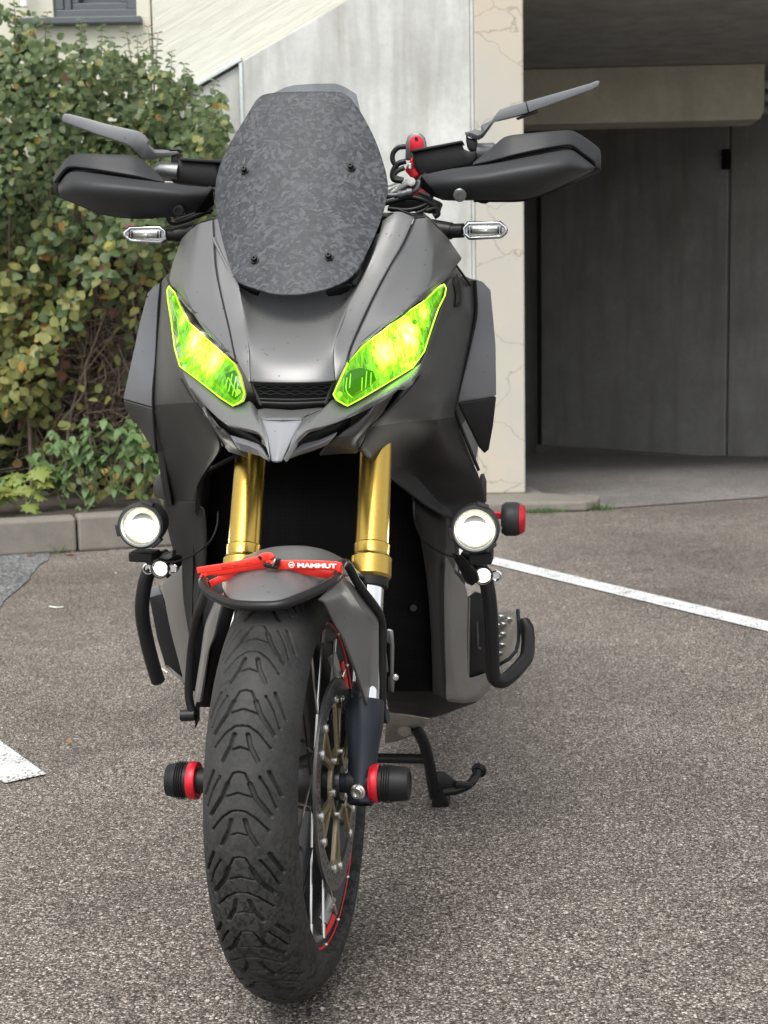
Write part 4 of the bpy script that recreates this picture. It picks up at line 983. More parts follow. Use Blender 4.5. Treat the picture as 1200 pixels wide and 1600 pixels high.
# clear housing base that shows below each cover
grid('lamp_bezel', [[(258, 430, .37), (292, 452, .26)], [(272, 480, .30), (300, 475, .22)], [(290, 512, .24), (322, 500, .18)], [(335, 552, .17), (356, 535, .13)], [(358, 572, .12), (376, 563, .09)]], M['black'], bk, sub=1)
M['dimlamp'] = m_emit('unlit_lamp_chamber', (.8, 1, .6), .15); M['rib'] = m_emit('lit_light_guide', (1, .95, .6), 1.1)
def lv(pts, x, y): return np.average([p[2] for p in pts], weights=[1/((p[0]-x)**2+(p[1]-y)**2+9)**1.5 for p in pts])
for hl, pts, ch, ribs in ((hL, lensL, [(352, 584), (366, 578), (371, 592), (376, 612), (366, 624), (356, 614)], [[(356, 590), (352, 606)], [(363, 584), (357, 612)], [(369, 588), (363, 618)], [(372, 600), (368, 620)], [(357, 590), (371, 618)]]),
                          (hR, lensR, [(541, 588), (550, 578), (566, 575), (583, 580), (588, 594), (578, 604), (552, 620), (540, 612)], [[(542, 590), (541, 610), (550, 621)], [(548, 584), (546, 606)], [(580, 582), (579, 602)], [(573, 580), (571, 606)], [(566, 590), (565, 610)], [(600, 522), (616, 532), (624, 552)], [(660, 500), (667, 520), (664, 540)]])):
    outline('lamp_chamber', [(x, y, lv(pts, x, y)+.022) for x, y in ch], M['dimlamp'], hl, .003, 0)
    for r_ in ribs: tube('light_guide', [W(x, y, lv(pts, x, y)+.016) for x, y in r_], .0007, M['rib'], hl, 6, 3)
# black bezels behind the outer lamp tips
grid('lamp_bezel', [[(268, 418, .40), (277, 436, .33)], [(260, 430, .41), (268, 446, .315)], [(258, 470, .40), (262, 475, .32)], [(262, 520, .37), (270, 530, .27)], [(275, 575, .27), (282, 580, .20)]], M['black'], bk, sub=1)
grid('lamp_bezel', [[(713, 418, .41), (690, 441, .34)], [(730, 440, .43), (700, 444, .33)], [(722, 480, .42), (696, 464, .33)], [(702, 520, .37), (678, 512, .28)], [(676, 560, .30), (662, 560, .24)]], M['dark'], bk, sub=1)
tube('bezel_trim', [W(686, 443, .33), W(713, 415, .385), W(735, 446, .43)], .0022, M['black'], bk, 8, 1)

def shade_rows(o, row, ncol, mat):  # puts shade into the colour of the rows from row downwards
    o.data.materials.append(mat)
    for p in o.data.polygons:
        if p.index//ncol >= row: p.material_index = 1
# ---------------------------------------------------------------- side fairings
fa = grid('side_fairing', [[(252, 440, .43), (257, 432, .415), (262, 428, .395)], [(249, 480, .44), (256, 480, .40), (261, 472, .335)], [(245, 530, .45), (256, 530, .375), (269, 520, .25)], [(242, 590, .455), (262, 585, .35), (279, 574, .180)], [(240, 632, .46), (272, 630, .325), (307, 633, .127)], [(243, 680, .48), (283, 675, .375), (330, 668, .112)], [(247, 720, .49), (290, 708, .41), (350, 699, .102)], [(252, 755, .505), (291, 742, .46), (322, 732, .28)], [(258, 785, .52), (290, 778, .485), (306, 760, .38)], [(262, 806, .525), (288, 804, .495), (303, 790, .42)]], M['mid'], bk, sub=2, crease=.15)
shade_rows(fa, 4, 2, M['low'])  # undercut rows darkened as painted shade; same paint as above
fa = grid('side_fairing', [[(697, 449, .31), (706, 436, .355), (724, 430, .42), (742, 438, .445)], [(689, 483, .275), (706, 478, .335), (724, 470, .415), (744, 488, .455)], [(679, 512, .245), (697, 512, .305), (719, 505, .37), (736, 530, .46)], [(666, 549, .215), (684, 556, .26), (706, 552, .33), (727, 570, .465)], [(656, 572, .185), (670, 590, .21), (692, 600, .285), (715, 622, .47)], [(614, 636, .125), (648, 628, .18), (688, 632, .255), (712, 636, .472)], [(580, 667, .108), (632, 659, .185), (683, 655, .255), (711, 650, .476)], [(562, 704, .102), (620, 702, .27), (690, 698, .36), (736, 715, .49)], [(600, 738, .25), (650, 745, .39), (705, 745, .45), (748, 742, .50)], [(647, 776, .36), (685, 785, .455), (725, 785, .49), (756, 770, .515)], [(697, 811, .455), (715, 812, .48), (738, 810, .50), (762, 805, .53)]], M['mid'], bk, sub=2, crease=.6)
shade_rows(fa, 6, 3, M['low'])  # shade below the fold is painted in, paint does not change
grid('fairing_vent', [[(706, 438, .352), (714, 428, .38)], [(716, 460, .365), (722, 452, .395)], [(712, 480, .345), (720, 478, .375)]], M['black'], bk, sub=1, thick=.002, bev=0)
# light strips beside the lamps
tube('fairing_seam', [W(283, 592, .182), W(300, 622, .135), W(313, 640, .115), W(333, 668, .104), W(351, 698, .095)], .0012, M['black'], bk, 6, 3)
tube('fairing_seam', [W(657, 586, .19), W(640, 608, .15), W(600, 648, .11), W(579, 667, .10), W(568, 690, .092), W(560, 705, .095)], .0012, M['black'], bk, 6, 3)
# side fins
fl = outline('side_fin', [(251, 441, .44), (240, 447, .46), (230, 458, .47), (228, 465, .475), (219, 500, .485), (207, 555, .495), (192, 623, .50), (237, 636, .47), (242, 600, .465), (244, 560, .46), (247, 500, .45), (249, 467, .445)], M['fin'], bk, .012, .002)
outline('fin_lower', [(192, 625, .50), (237, 638, .47), (242, 665, .47), (244, 709, .485), (233, 694, .50), (219, 672, .505), (205, 653, .51), (197, 640, .505)], M['dark'], fl, .012, .002)
outline('fin_cap', [(228, 466, .474), (232, 456, .468), (244, 448, .458), (243, 456, .457), (236, 462, .463)], M['black'], fl, .004, .001)
fr = outline('side_fin', [(743, 436, .445), (755, 440, .465), (767, 453, .475), (771, 495, .485), (775, 539, .49), (776, 618, .495), (716, 628, .47), (721, 600, .468), (727, 573, .466), (737, 530, .46), (744, 488, .455)], M['fin'], bk, .012, .002)
outline('fin_lower', [(716, 630, .47), (776, 620, .495), (771, 665, .50), (764, 703, .50), (757, 709, .50), (750, 700, .495), (735, 668, .485)], M['black'], fr, .012, .002)
tube('fin_seam', [W(742, 438, .44), W(744, 488, .45), W(736, 530, .455), W(726, 573, .46), W(713, 626, .468), W(714, 650, .472), W(748, 735, .492)], .0028, M['black'], bk, 8, 4)
tube('fin_seam', [W(252, 440, .432), W(248, 480, .436), W(244, 560, .45), W(239, 625, .458), W(244, 708, .475)], .0025, M['black'], bk, 8, 4)
grid('side_fairing', [[(238, 640, .465), (250, 640, .44)], [(246, 720, .49), (256, 720, .47)], [(262, 790, .53), (268, 790, .5)]], M['black'], bk, sub=1)
outline('lower_deflector', [(241, 748, .52), (247, 741, .52), (251, 742, .52), (262, 783, .52), (242, 776, .52), (239, 765, .52)], M['dark'], bk, .006, .001)
outline('lower_deflector', [(751, 741, .53), (756, 740, .53), (760, 752, .53), (760, 785, .53), (738, 778, .53)], M['dark'], bk, .006, .001)
# lower shrouds and leg shields
grid('lower_shroud', [[(255, 783, .53), (280, 783, .49), (304, 785, .41)], [(262, 830, .535), (290, 825, .48), (318, 795, .40)], [(272, 868, .53), (300, 868, .475), (321, 840, .40)], [(284, 882, .52), (302, 880, .475), (320, 877, .41)], [(285, 935, .52), (300, 930, .47), (311, 935, .43)], [(295, 992, .53), (298, 985, .50), (304, 965, .45)]], M['low'], bk, sub=2, crease=.4)
grid('lower_shroud', [[(646, 777, .38), (672, 795, .43), (698, 812, .475)], [(655, 820, .40), (676, 835, .435), (699, 850, .48)], [(663, 863, .415), (680, 867, .44), (696, 872, .485)], [(670, 910, .43), (682, 912, .45), (694, 930, .495)], [(676, 985, .45), (686, 985, .47), (695, 1000, .51)], [(678, 1085, .49), (688, 1088, .50), (697, 1092, .53)]], M['low'], bk, sub=2, crease=.4)
grid('leg_shield', [[(253, 912, .555), (270, 895, .53), (284, 884, .515)], [(258, 945, .56), (272, 935, .535), (285, 930, .515)], [(266, 985, .565), (280, 980, .54), (293, 975, .525)], [(278, 1030, .57), (286, 1025, .55), (296, 1000, .53)], [(288, 1069, .58), (291, 1060, .56), (296, 1030, .54)]], M['silver'], bk, sub=2, crease=.3)
grid('leg_shield', [[(696, 872, .475), (700, 874, .475), (706, 885, .495), (710, 893, .50)], [(694.5, 905, .478), (702, 905, .478), (718, 912, .51), (729, 919, .53)], [(694, 954, .485), (705, 954, .485), (721, 958, .52), (731, 935, .535)], [(695.5, 1020, .505), (710, 1022, .505), (727, 1020, .53), (730, 1000, .54)], [(697, 1060, .52), (712, 1062, .52), (728, 1066, .54), (731, 1062, .545)], [(697, 1092, .53), (722, 1094, .54), (752, 1085, .58), (765, 1051, .60)], [(700, 1096, .55), (722, 1099, .56), (746, 1096, .60), (767, 1077, .62)]], M['silver'], bk, sub=2, crease=.45)
outline('footwell_panel', [(732, 934, .56), (745, 926, .57), (762, 930, .60), (768, 1048, .62), (732, 1063, .56)], M['black'], bk, .004, .001)
tube('footwell_trim', [W(733, 934, .552), W(732, 1000, .55), W(732, 1064, .55), W(766, 1050, .60)], .0018, M['silver'], bk, 8, 1)
outline('footwell_slot', [(744, 972, .55), (747, 972, .55), (748, 1012, .55), (752, 1012, .55), (752, 1018, .55), (745, 1018, .55)], M['dark'], bk, .003, .0)
outline('footwell_panel', [(233, 934, .60), (252, 928, .59), (262, 960, .585), (278, 1020, .59), (289, 1066, .60), (258, 1040, .62), (246, 1000, .62)], M['black'], bk, .004, .001)
outline('footwell_cap', [(233, 920, .605), (247, 914, .60), (253, 930, .60), (234, 942, .605)], M['fin'], bk, .004, .001)
outline('leg_shield_edge', [(257, 1038, .61), (262, 1040, .61), (290, 1064, .59), (291, 1071, .59)], M['silver'], bk, .003, .0)
# radiator, inner fairing and belly
grid('radiator', [[(300, 700, .46), (470, 690, .44), (660, 720, .46)], [(302, 850, .46), (475, 850, .44), (672, 850, .46)], [(300, 960, .47), (480, 960, .45), (680, 960, .47)], [(300, 1080, .49), (490, 1080, .47), (686, 1080, .50)]], M['mesh'], bk, sub=0, bev=0)
tube('radiator_bolt', [W(646, 950, .455), W(646, 950, .445)], .006, M['black'], bk, 12, 1)
grid('inner_fairing', [[(320, 735, .31), (308, 760, .37), (304, 800, .42)], [(372, 712, .12), (330, 740, .38), (322, 830, .45)]], M['black'], bk, sub=0, bev=0)
grid('belly_pan', [[(600, 1060, .52), (640, 1060, .51), (680, 1060, .51), (697, 1090, .53), (740, 1090, .60)], [(604, 1095, .53), (640, 1098, .52), (672, 1100, .53), (697, 1096, .55), (746, 1096, .61)], [(607, 1112, .60), (640, 1117, .60), (672, 1123, .62), (700, 1114, .64), (744, 1098, .66)]], M['low'], bk, sub=1, crease=.5)
grid('sump', [[(604, 1114, .62), (640, 1119, .62), (672, 1124, .64)], [(602, 1140, .66), (632, 1143, .66), (656, 1144, .68)], [(601, 1162, .74), (625, 1158, .74), (650, 1148, .74)]], M['alloy'], bk, sub=1, crease=.3)
lathe('drain_bolt', W(632, 1141, .655), -BK-UP*.6, [(0, .013), (.004, .013), (.005, .008), (.009, .008), (.009, 0)], M['alloy'], bk, 16)
# body behind: tunnel, seat, tail, rear wheel (seen only from the side)
def hull(name, secs, mat, sub=2):
    V = []; n_ = 0
    for (v, hw, z0, z1) in secs:
        ring = [(-hw*.6, z0), (-hw, z0+(z1-z0)*.3), (-hw*.95, z0+(z1-z0)*.75), (-hw*.55, z1), (hw*.55, z1), (hw*.95, z0+(z1-z0)*.75), (hw, z0+(z1-z0)*.3), (hw*.6, z0)]
        n_ = len(ring); V += [L(u, v, z) for u, z in ring]
    Fc = [(i*n_+j, i*n_+(j+1) % n_, (i+1)*n_+(j+1) % n_, (i+1)*n_+j) for i in range(len(secs)-1) for j in range(n_)]
    Fc += [tuple(range(n_)), tuple(range((len(secs)-1)*n_, len(secs)*n_))[::-1]]
    bm = bmesh.new(); vs = [bm.verts.new(p) for p in V]
    for f in Fc: bm.faces.new([vs[i] for i in f])
    bmesh.ops.recalc_face_normals(bm, faces=bm.faces); o = bmobj(name, bm, mat, bk)
    m = o.modifiers.new('sub', 'SUBSURF'); m.levels = m.render_levels = sub; return o
hull('engine_tunnel', [(.55, .15, .28, .75), (.75, .14, .26, .62), (1.0, .15, .26, .60), (1.25, .13, .32, .62)], M['black'])
hull('seat', [(.72, .10, .60, .74), (.95, .14, .66, .80), (1.25, .16, .68, .82), (1.36, .16, .70, .86), (1.75, .14, .78, .92), (1.85, .10, .80, .90)], M['black'])
hull('tail_fairing', [(.80, .12, .52, .68), (1.1, .18, .52, .72), (1.5, .17, .58, .80), (1.85, .12, .70, .86), (1.98, .07, .76, .84)], M['grey'])
RW = BASE+BK*1.59+UP*.31
rwheel = lathe('rear_wheel', RW, SD, [(-.06, .20), (-.06, .19), (0, .17), (.06, .19), (.06, .20)], M['rim'], bk, 48)
tyre_mesh('tyre', RW, -BK, SD, UP, .31, .078, (.20, .06), rwheel, 220, False)
lathe('hub', RW, SD, [(-.09, 0), (-.09, .05), (.09, .05), (.09, 0)], M['rim'], rwheel, 24)
hull('swing_arm', [(1.05, .12, .28, .40), (1.5, .13, .27, .35), (1.66, .12, .27, .35)], M['black'], 1)

# ---------------------------------------------------------------- crash bars, lamps, stand
barL = tube('crash_bar', [W(262, 868, .47), W(247, 876, .455), W(233, 892, .45), W(225, 920, .45), W(222, 955, .455), W(228, 995, .47), W(238, 1035, .485), W(244, 1055, .495), W(247, 1064, .50)], .0128, M['tube'], bk, 18, 6)
barR = tube('crash_bar', [W(728, 868, .48), W(742, 878, .46), W(755, 895, .455), W(763, 925, .455), W(767, 965, .46), W(769, 1020, .475), W(770, 1050, .485), W(775, 1062, .49), W(786, 1064, .50), W(800, 1054, .52), W(815, 1038, .55), W(823, 1025, .57), W(825, 1005, .60), W(824, 985, .64), W(820, 975, .70)], .0125, M['tube'], bk, 18, 6)
M['bowl'] = plain('lamp_reflector_bowl', (.10, .10, .08), .4, .6, .3, 180, .5)
def fog(px, py, v, r, bx, name='fog_lamp'):
    c = W(px, py, v); ax = (O+Vector((.15*(1 if px > 600 else -1), 0, -.2))-c).normalized()*.45-BK*.55; ax.normalize()
    b_ = lathe('fog_lamp', c, ax, [(-.085, 0), (-.085, r*.62), (-.06, r*.92), (-.02, r*1.0), (.004, r*1.02), (.010, r*.98), (.0115, r*.86), (.006, r*.83), (-.010, r*.80), (-.012, 0)], M['matte'], bk, 44)
    x, y, d = frame_of(ax)
    for k in range(3):                                    # raised clamps of the bezel
        a = 1.9+k*2.1; p = c+(x*math.cos(a)+y*math.sin(a))*r*1.0
        tg = (-x*math.sin(a)+y*math.cos(a)); box('bezel_clamp', p, tg*.010, (x*math.cos(a)+y*math.sin(a))*.0035, d*.011, M['matte'], b_, .002)
    lathe('bezel_ring', c, ax, [(.0095, r*.93), (.0125, r*.90), (.0118, r*.83), (.004, r*.81)], M['steel'], b_, 44)
    lathe('reflector', c, ax, [(-.0115, r*.15), (-.011, r*.5), (-.002, r*.78), (.006, r*.82)], M['bowl'], b_, 44)
    # LED strip across the middle and a thin one along the lower edge
    bm = bmesh.new(); rt_ = Vector((0, 0, 1)).cross(ax).normalized(); uu = ax.cross(rt_)
    V = []
    for k in range(24):
        a = 2*math.pi*k/24; V.append(c+ax*.0+rt_*(math.cos(a)*r*.64)+uu*(math.sin(a)*r*.34-r*.08))
    vs = [bm.verts.new(p) for p in V]; f = bm.faces.new(vs); f.normal_update()
    if f.normal.dot(ax) < 0: f.normal_flip()
    o = bmobj('led_strip', bm, M['led'], b_, False)
    m = o.modifiers.new('solid', 'SOLIDIFY'); m.thickness = .004; m.offset = -1
    lathe('lens', c, ax, [(.008, r*.82), (.0115, r*.6), (.0135, r*.3), (.014, 0)], M['clear'], b_, 36)
    return b_, c, ax
fL, cL, aL = fog(221, 821, .36, .0385, 0)
fR, cR, aR = fog(742, 826, .36, .0395, 0)
box('lamp_bracket', W(226, 868, .40), SD*.021-UP*.001, BK*.025, UP*.008, M['black'], fL, .003)
box('lamp_bracket', W(262, 868, .42), SD*.012+UP*.004, BK*.012, UP*.006, M['steel'], fL, .002)
box('lamp_bracket', W(752, 870, .40), SD*.019+UP*.001, BK*.025, UP*.010, M['black'], fR, .003)
outline('bracket_arm', [(705, 866, .42), (722, 872, .42), (745, 895, .43), (748, 908, .43), (737, 916, .44), (728, 912, .44)], M['tube'], fR, .008)
outline('bracket_arm', [(242, 862, .43), (262, 868, .43), (286, 872, .45), (284, 884, .46), (262, 905, .46), (252, 896, .45)], M['tube'], fL, .008)
def led(px, py, v, w_, h_):
    c = W(px, py, v); ax = -BK
    b_ = lathe('marker_lamp', c, ax, [(-.03, 0), (-.03, .012), (-.006, .016), (.002, .0165), (.003, .0145), (-.004, .013), (-.005, 0)], M['tube'], bk, 24)
    bm = bmesh.new(); add_lathe(bm, c, ax, [(-.0045, .0125), (.001, .010), (.003, 0)], 20); bmesh.ops.recalc_face_normals(bm, faces=bm.faces)
    bmobj('led_chip', bm, M['ledsmall'], b_)
    lathe('lens', c, ax, [(.001, .0145), (.006, .010), (.008, 0)], M['clear'], b_, 24)
    for s in (-1, 1):
        q = c+SD*(s*.0215); bm = bmesh.new(); add_lathe(bm, q, ax, [(-.02, .008), (.0, .010), (.001, .008), (-.003, .006), (-.003, 0)], 18); bmesh.ops.recalc_face_normals(bm, faces=bm.faces); bmobj('side_reflector', bm, M['chrome'], b_, sharp=50)
led(250, 889, .435, 0, 0); led(755, 900, .44, 0, 0)
# crash bobbin at the right of the lamp
cb = W(784, 811, .50); 
sb = lathe('bar_end_bobbin', cb, SD, [(0, 0), (0, .024), (.006, .0285), (.012, .029), (.024, .029), (.031, .0265), (.031, 0)], M['matte'], bk, 36)
lathe('bobbin_rim', cb+SD*.0305, SD, [(0, .0265), (.004, .025), (.0085, .0215), (.0095, .019), (.0095, 0)], M['red'], sb, 36)
box('bobbin_stud', cb-SD*.016+UP*.007, SD*.020, BK*.008, UP*.006, M['red'], sb, .002)
lathe('bobbin_stud_nut', cb-SD*.004-UP*.012-BK*.02, -BK, [(0, .006), (.005, .006), (.005, 0)], M['bolt'], sb, 8)
# footboard of the far side
fbp = outline('footboard', [(760, 958, .80), (810, 955, .74), (812, 985, .70), (806, 1016, .665), (781, 1036, .655), (757, 1042, .68)], M['plate'], bk, .006, .001)
tube('footboard_edge', [W(809, 953, .735), W(811, 985, .695), W(806, 1018, .66), W(781, 1038, .65), W(756, 1044, .675)], .0035, M['casting'], fbp, 8, 2)
for (px, py, v) in ((782, 962, .755), (786, 974, .735), (785, 989, .715), (784, 1006, .695), (779, 975, .74), (779, 1019, .68), (795, 966, .74), (778, 993, .715)):
    c = W(px, py, v-.004); bm = bmesh.new(); bmesh.ops.create_uvsphere(bm, u_segments=14, v_segments=7, radius=1)
    bmesh.ops.transform(bm, matrix=Matrix.Translation(c) @ Matrix((SD*.0075, BK*.006, UP*.0028)).transposed().to_4x4(), verts=bm.verts); bmobj('footboard_stud', bm, M['chrome'], fbp)
outline('footboard', [(258, 1010, .80), (235, 1000, .76), (240, 1035, .70), (262, 1050, .68)], M['plate'], bk, .006, .001)
# centre stand
g0 = G(686, 1260, .0); vst = (g0-BASE).dot(BK)
cst = tube('centre_stand', [W(648, 1134, vst-.13), W(662, 1160, vst-.10), W(671, 1195, vst-.06), W(676, 1225, vst-.02), W(679, 1243, vst)], .0115, M['tube'], bk, 16, 5)
tube('stand_crossbar', [W(560, 1184, vst-.07), W(672, 1186, vst-.07)], .0095, M['tube'], cst, 14, 1)
outline('stand_gusset', [(684, 1206, vst), (694, 1206, vst+.005), (712, 1220, vst+.01), (735, 1224, vst+.02), (736, 1230, vst+.02), (712, 1240, vst+.01), (690, 1240, vst), (676, 1236, vst-.01)], M['tube'], cst, .008, .002)
tube('stand_tang', [W(690, 1238, vst+.0), W(715, 1234, vst+.01), W(733, 1226, vst+.02), W(744, 1212, vst+.05), W(748, 1205, vst+.06)], [.009, .0085, .0085, .0095], M['tube'], cst, 14, 4)
lathe('stand_tang_end', W(747, 1206, vst+.055), (W(756, 1192, vst+.09)-W(747, 1206, vst+.055)), [(0, .0095), (.004, .0155), (.009, .0155), (.009, 0)], M['tube'], cst, 18)
box('stand_tang_pad', W(725, 1226, vst+.005), SD*.017-UP*.001, BK*.008, UP*.005, M['tube'], cst, .003)
prism('stand_foot', [W(675, 1226, vst-.02), W(688, 1232, vst-.02), W(703, 1257, vst-.0), W(700, 1262, vst), W(674, 1263, vst-.01)], BK*.035, M['tube'], cst, .004)
tube('centre_stand', [W(560, 1134, vst-.10), W(548, 1190, vst-.04), W(540, 1240, vst+.06)], .0115, M['tube'], bk, 16, 4)
# lamp cables
tube('lamp_cable', [W(341, 800, .40), W(339, 822, .39), W(329, 845, .385), W(308, 863, .40), W(287, 874, .41), W(268, 878, .41), W(248, 874, .40)], .0019, M['tube'], bk, 8, 6)
tube('lamp_cable', [W(646, 785, .37), W(648, 812, .365), W(657, 836, .38), W(672, 853, .40), W(695, 866, .41), W(712, 870, .41)], .0019, M['tube'], bk, 8, 6)

# ---------------------------------------------------------------- wind screen
scr = [(425, 144), (410, 147), (399, 155), (385, 182), (360, 220), (342, 256), (333.5, 297), (337, 330), (343, 358), (350, 386), (357, 412), (365, 434), (372, 441), (385, 447), (410, 455), (430, 460.5), (455, 461), (480, 459.5), (505, 453), (520, 448.5), (545, 437), (553, 428), (562, 419), (576, 390), (590, 360), (600, 330), (608.5, 299), (605, 270), (590, 224), (578, 200), (565, 175), (547, 152), (538, 145), (528, 142.5), (478, 142)]
def scv(px, py):
    ax_ = 470+(460-py)*.02
    return .12+(460-py)/320*.23+.042*((px-ax_)/140)**2+(.02*max(0, (352-px)/20) if py > 220 else 0)
V = []; n_ = len(scr); cx, cy = 470, 300
for f_ in (1, .97, .8, .55, .28): V += [W(cx+(x-cx)*f_, cy+(y-cy)*f_, scv(cx+(x-cx)*f_, cy+(y-cy)*f_)) for x, y in scr]
V.append(W(cx, cy, scv(cx, cy)))
Fc = [(r*n_+i, r*n_+(i+1) % n_, (r+1)*n_+(i+1) % n_, (r+1)*n_+i) for r in range(4) for i in range(n_)]+[(4*n_+i, 4*n_+(i+1) % n_, 5*n_) for i in range(n_)]
ws_ = panel('wind_screen', V, Fc, M['forged'], bk, .004, 1, edge=.9, bev=.001)
def cl_v(px, py): return scv(px, py)+.022
outline('clear_screen', [(431, 143), (446, 136), (460, 132.5), (490, 130.5), (525, 130), (540, 136), (557, 147), (562, 169), (566, 190), (540, 240), (400, 240), (385, 190), (405, 155)], M['smoke'], bk, .003, .0008, cl_v)
for (px, py) in ((382, 267), (548.5, 262), (398, 406.5), (514, 402)):
    c = W(px, py, scv(px, py)-.001)
    nrm = (-BK*.8+UP*.45).normalized()
    b_ = lathe('screen_bolt', c, nrm, [(-.012, .0045), (.0005, .0068), (.002, .0064), (.0022, .0045), (.007, .0044), (.008, .0034), (.008, .0018), (.005, .0016), (.005, 0)], M['black'], ws_, 18)
outline('screen_bracket', [(588, 341, .30), (596, 337, .30), (622, 340, .30), (625, 346, .30), (624, 357, .30), (592, 358, .30)], M['tube'], bk, .04, .002)
outline('screen_bracket', [(556, 418, .20), (566, 412, .21), (569, 400, .22), (590, 355, .27), (583, 352, .27), (552, 424, .19), (545, 438, .18), (550, 446, .18), (558, 444, .18)], M['matte'], bk, .010, .002)
outline('screen_bracket', [(545, 440, .175), (557, 430, .18), (562, 420, .185), (566, 424, .185), (562, 440, .18), (556, 447, .175)], M['tube'], bk, .012, .002)
outline('screen_bracket', [(372, 443, .17), (384, 449, .17), (402, 456, .17), (404, 464, .18), (392, 460, .18), (376, 450, .175)], M['tube'], bk, .02, .002)
outline('screen_bracket', [(510, 455, .16), (540, 444, .17), (552, 446, .175), (545, 456, .18), (532, 462, .18), (512, 464, .17)], M['tube'], bk, .02, .002)
# instrument pod and bars behind the screen
prism('instrument_pod', [W(352, 250, .46), W(592, 250, .46), W(590, 345, .44), (W(470, 352, .44)), W(350, 345, .44)], BK*.06, M['black'], bk, .01)
tube('handle_bar', [W(150, 285, .50), W(300, 292, .49), W(380, 312, .47), W(580, 305, .47), W(660, 285, .49), W(860, 262, .50)], .011, M['steel'], bk, 14, 5)
# cowl top behind the bars
grid('dash_cover', [[(310, 350, .30), (345, 338, .30), (470, 345, .30), (600, 338, .30), (668, 338, .30)], [(312, 346, .50), (345, 333, .50), (470, 340, .50), (600, 330, .50), (664, 333, .50)]], M['black'], bk, sub=1)
grid('outer_cowl', [[(668, 340, .28), (684, 352, .33), (702, 374, .38)], [(662, 333, .34), (676, 343, .40), (694, 360, .46)]], M['dark'], bk, sub=1)

# ---------------------------------------------------------------- hand guards
def hg(px, py, cx_, base=.33): return base+.09*((px-cx_)/140)**2
def guard(up_rows, low_rows, seam, mir, back_pts):
    g = grid('hand_guard', low_rows, M['matte'], bk, thick=.007, sub=2, crease=.25, bev=.0015)
    grid('guard_visor', up_rows, M['matte'], g, thick=.006, sub=2, crease=.35, bev=.0012)
    grid('guard_seam', seam, M['black'], g, thick=.004, sub=1, bev=0)
    return g
gL = guard([[(82.5, 277, .42), (108, 240, .40), (150, 240, .385), (207, 242, .39), (226, 251, .395), (243, 267, .395), (258, 282, .385)],
            [(83, 286, .41), (103, 258, .388), (150, 264, .368), (205, 273, .365), (225, 277, .37), (242, 281, .375), (257, 284, .38)]],
           [[(91, 290, .412), (107, 265.5, .382), (150, 271, .366), (205, 279, .362), (258, 286, .368), (295, 290, .375), (332, 293, .385)],
            [(91, 296, .395), (112, 285, .350), (150, 287, .334), (205, 292, .332), (258, 297, .340), (293, 302, .352), (323, 306, .375)],
            [(92, 303, .395), (118, 302, .352), (150, 306, .338), (205, 311, .338), (258, 313, .346), (292, 316, .358), (314, 318, .378)],
            [(94, 307, .41), (125, 320, .385), (150, 331, .378), (187, 341, .378), (240, 340.5, .38), (284, 339, .385), (304, 332, .395)]],
           [[(82, 277, .428), (104, 256, .40), (150, 262, .378), (205, 271, .376), (256, 283, .386)], [(82.5, 298, .428), (95, 288, .41), (107, 268, .392), (205, 281, .376), (258, 288, .38)], [(84, 302, .43), (93, 306, .425), (120, 308, .40), (205, 300, .39), (258, 292, .39)], [(90, 308, .436), (120, 320, .42), (150, 333, .41), (187, 342.5, .40), (240, 342, .40)]], None, None)
gR = guard([[(939.5, 264, .425), (940, 233, .425), (913, 213, .405), (893, 202, .395), (850, 205.5, .378), (800, 210, .378), (786, 214, .382), (766, 232, .385), (738, 255, .385)],
            [(931, 262, .415), (929, 252, .405), (910, 238, .39), (893, 224, .378), (850, 231, .36), (800, 242, .358), (782, 247, .362), (762, 252, .37), (739, 256.5, .38)]],
           [[(930, 262, .412), (925, 257, .40), (907, 243, .388), (893, 232, .375), (850, 240, .36), (800, 250, .355), (760, 258, .36), (737, 260, .362), (700, 264, .37), (658, 274, .385)],
            [(928, 264, .408), (915, 262, .372), (900, 256, .352), (885, 254, .338), (848, 258, .33), (800, 266, .328), (760, 274, .33), (737, 277, .335), (702, 282, .345), (670, 290, .37)],
            [(926, 266, .408), (912, 270, .375), (898, 268, .356), (880, 272, .344), (846, 280, .335), (800, 288, .334), (760, 293, .337), (737, 294, .342), (706, 298, .352), (680, 302, .375)],
            [(924, 268, .415), (908, 276, .395), (893, 283, .385), (872, 293, .38), (845, 304, .376), (818, 313, .375), (760, 313, .378), (737, 313, .378), (708, 314, .38), (690, 312.5, .39)]],
           [[(940, 266, .43), (930, 258, .415), (912, 240, .40), (893, 226, .385), (850, 234, .37), (800, 245, .368), (760, 254, .375), (738, 258, .385)], [(938, 269, .43), (928, 264, .42), (912, 258, .40), (893, 240, .392), (850, 248, .378), (800, 255, .375), (760, 262, .375), (738, 262, .38)], [(925, 273, .436), (905, 282, .42), (893, 287, .41), (872, 297, .405), (845, 308, .40), (818, 316.5, .395), (790, 316, .395), (740, 316, .395)]], None, None)
lathe('guard_bolt', W(279, 329, .362), -BK-UP*.25, [(-.01, .0098), (.001, .0098), (.0025, .0085), (.003, .005), (.001, .0045), (.001, 0)], M['tube'], gL, 18)
lathe('guard_bolt', W(718.5, 305, .350), -BK-UP*.25, [(-.01, .0105), (.001, .0105), (.0025, .009), (.003, .005), (.001, .0045), (.001, 0)], M['steel'], gR, 18)
outline('guard_mount', [(304, 334, .40), (333, 294, .395), (336, 320, .42), (322, 332, .42)], M['black'], gL, .012)
outline('guard_mount', [(657, 275, .395), (690, 313, .40), (672, 306, .42), (655, 292, .42)], M['black'], gR, .012)
outline('guard_mount', [(740, 312, .41), (770, 312, .41), (758, 318, .41), (750, 317, .41)], M['black'], gR, .012)
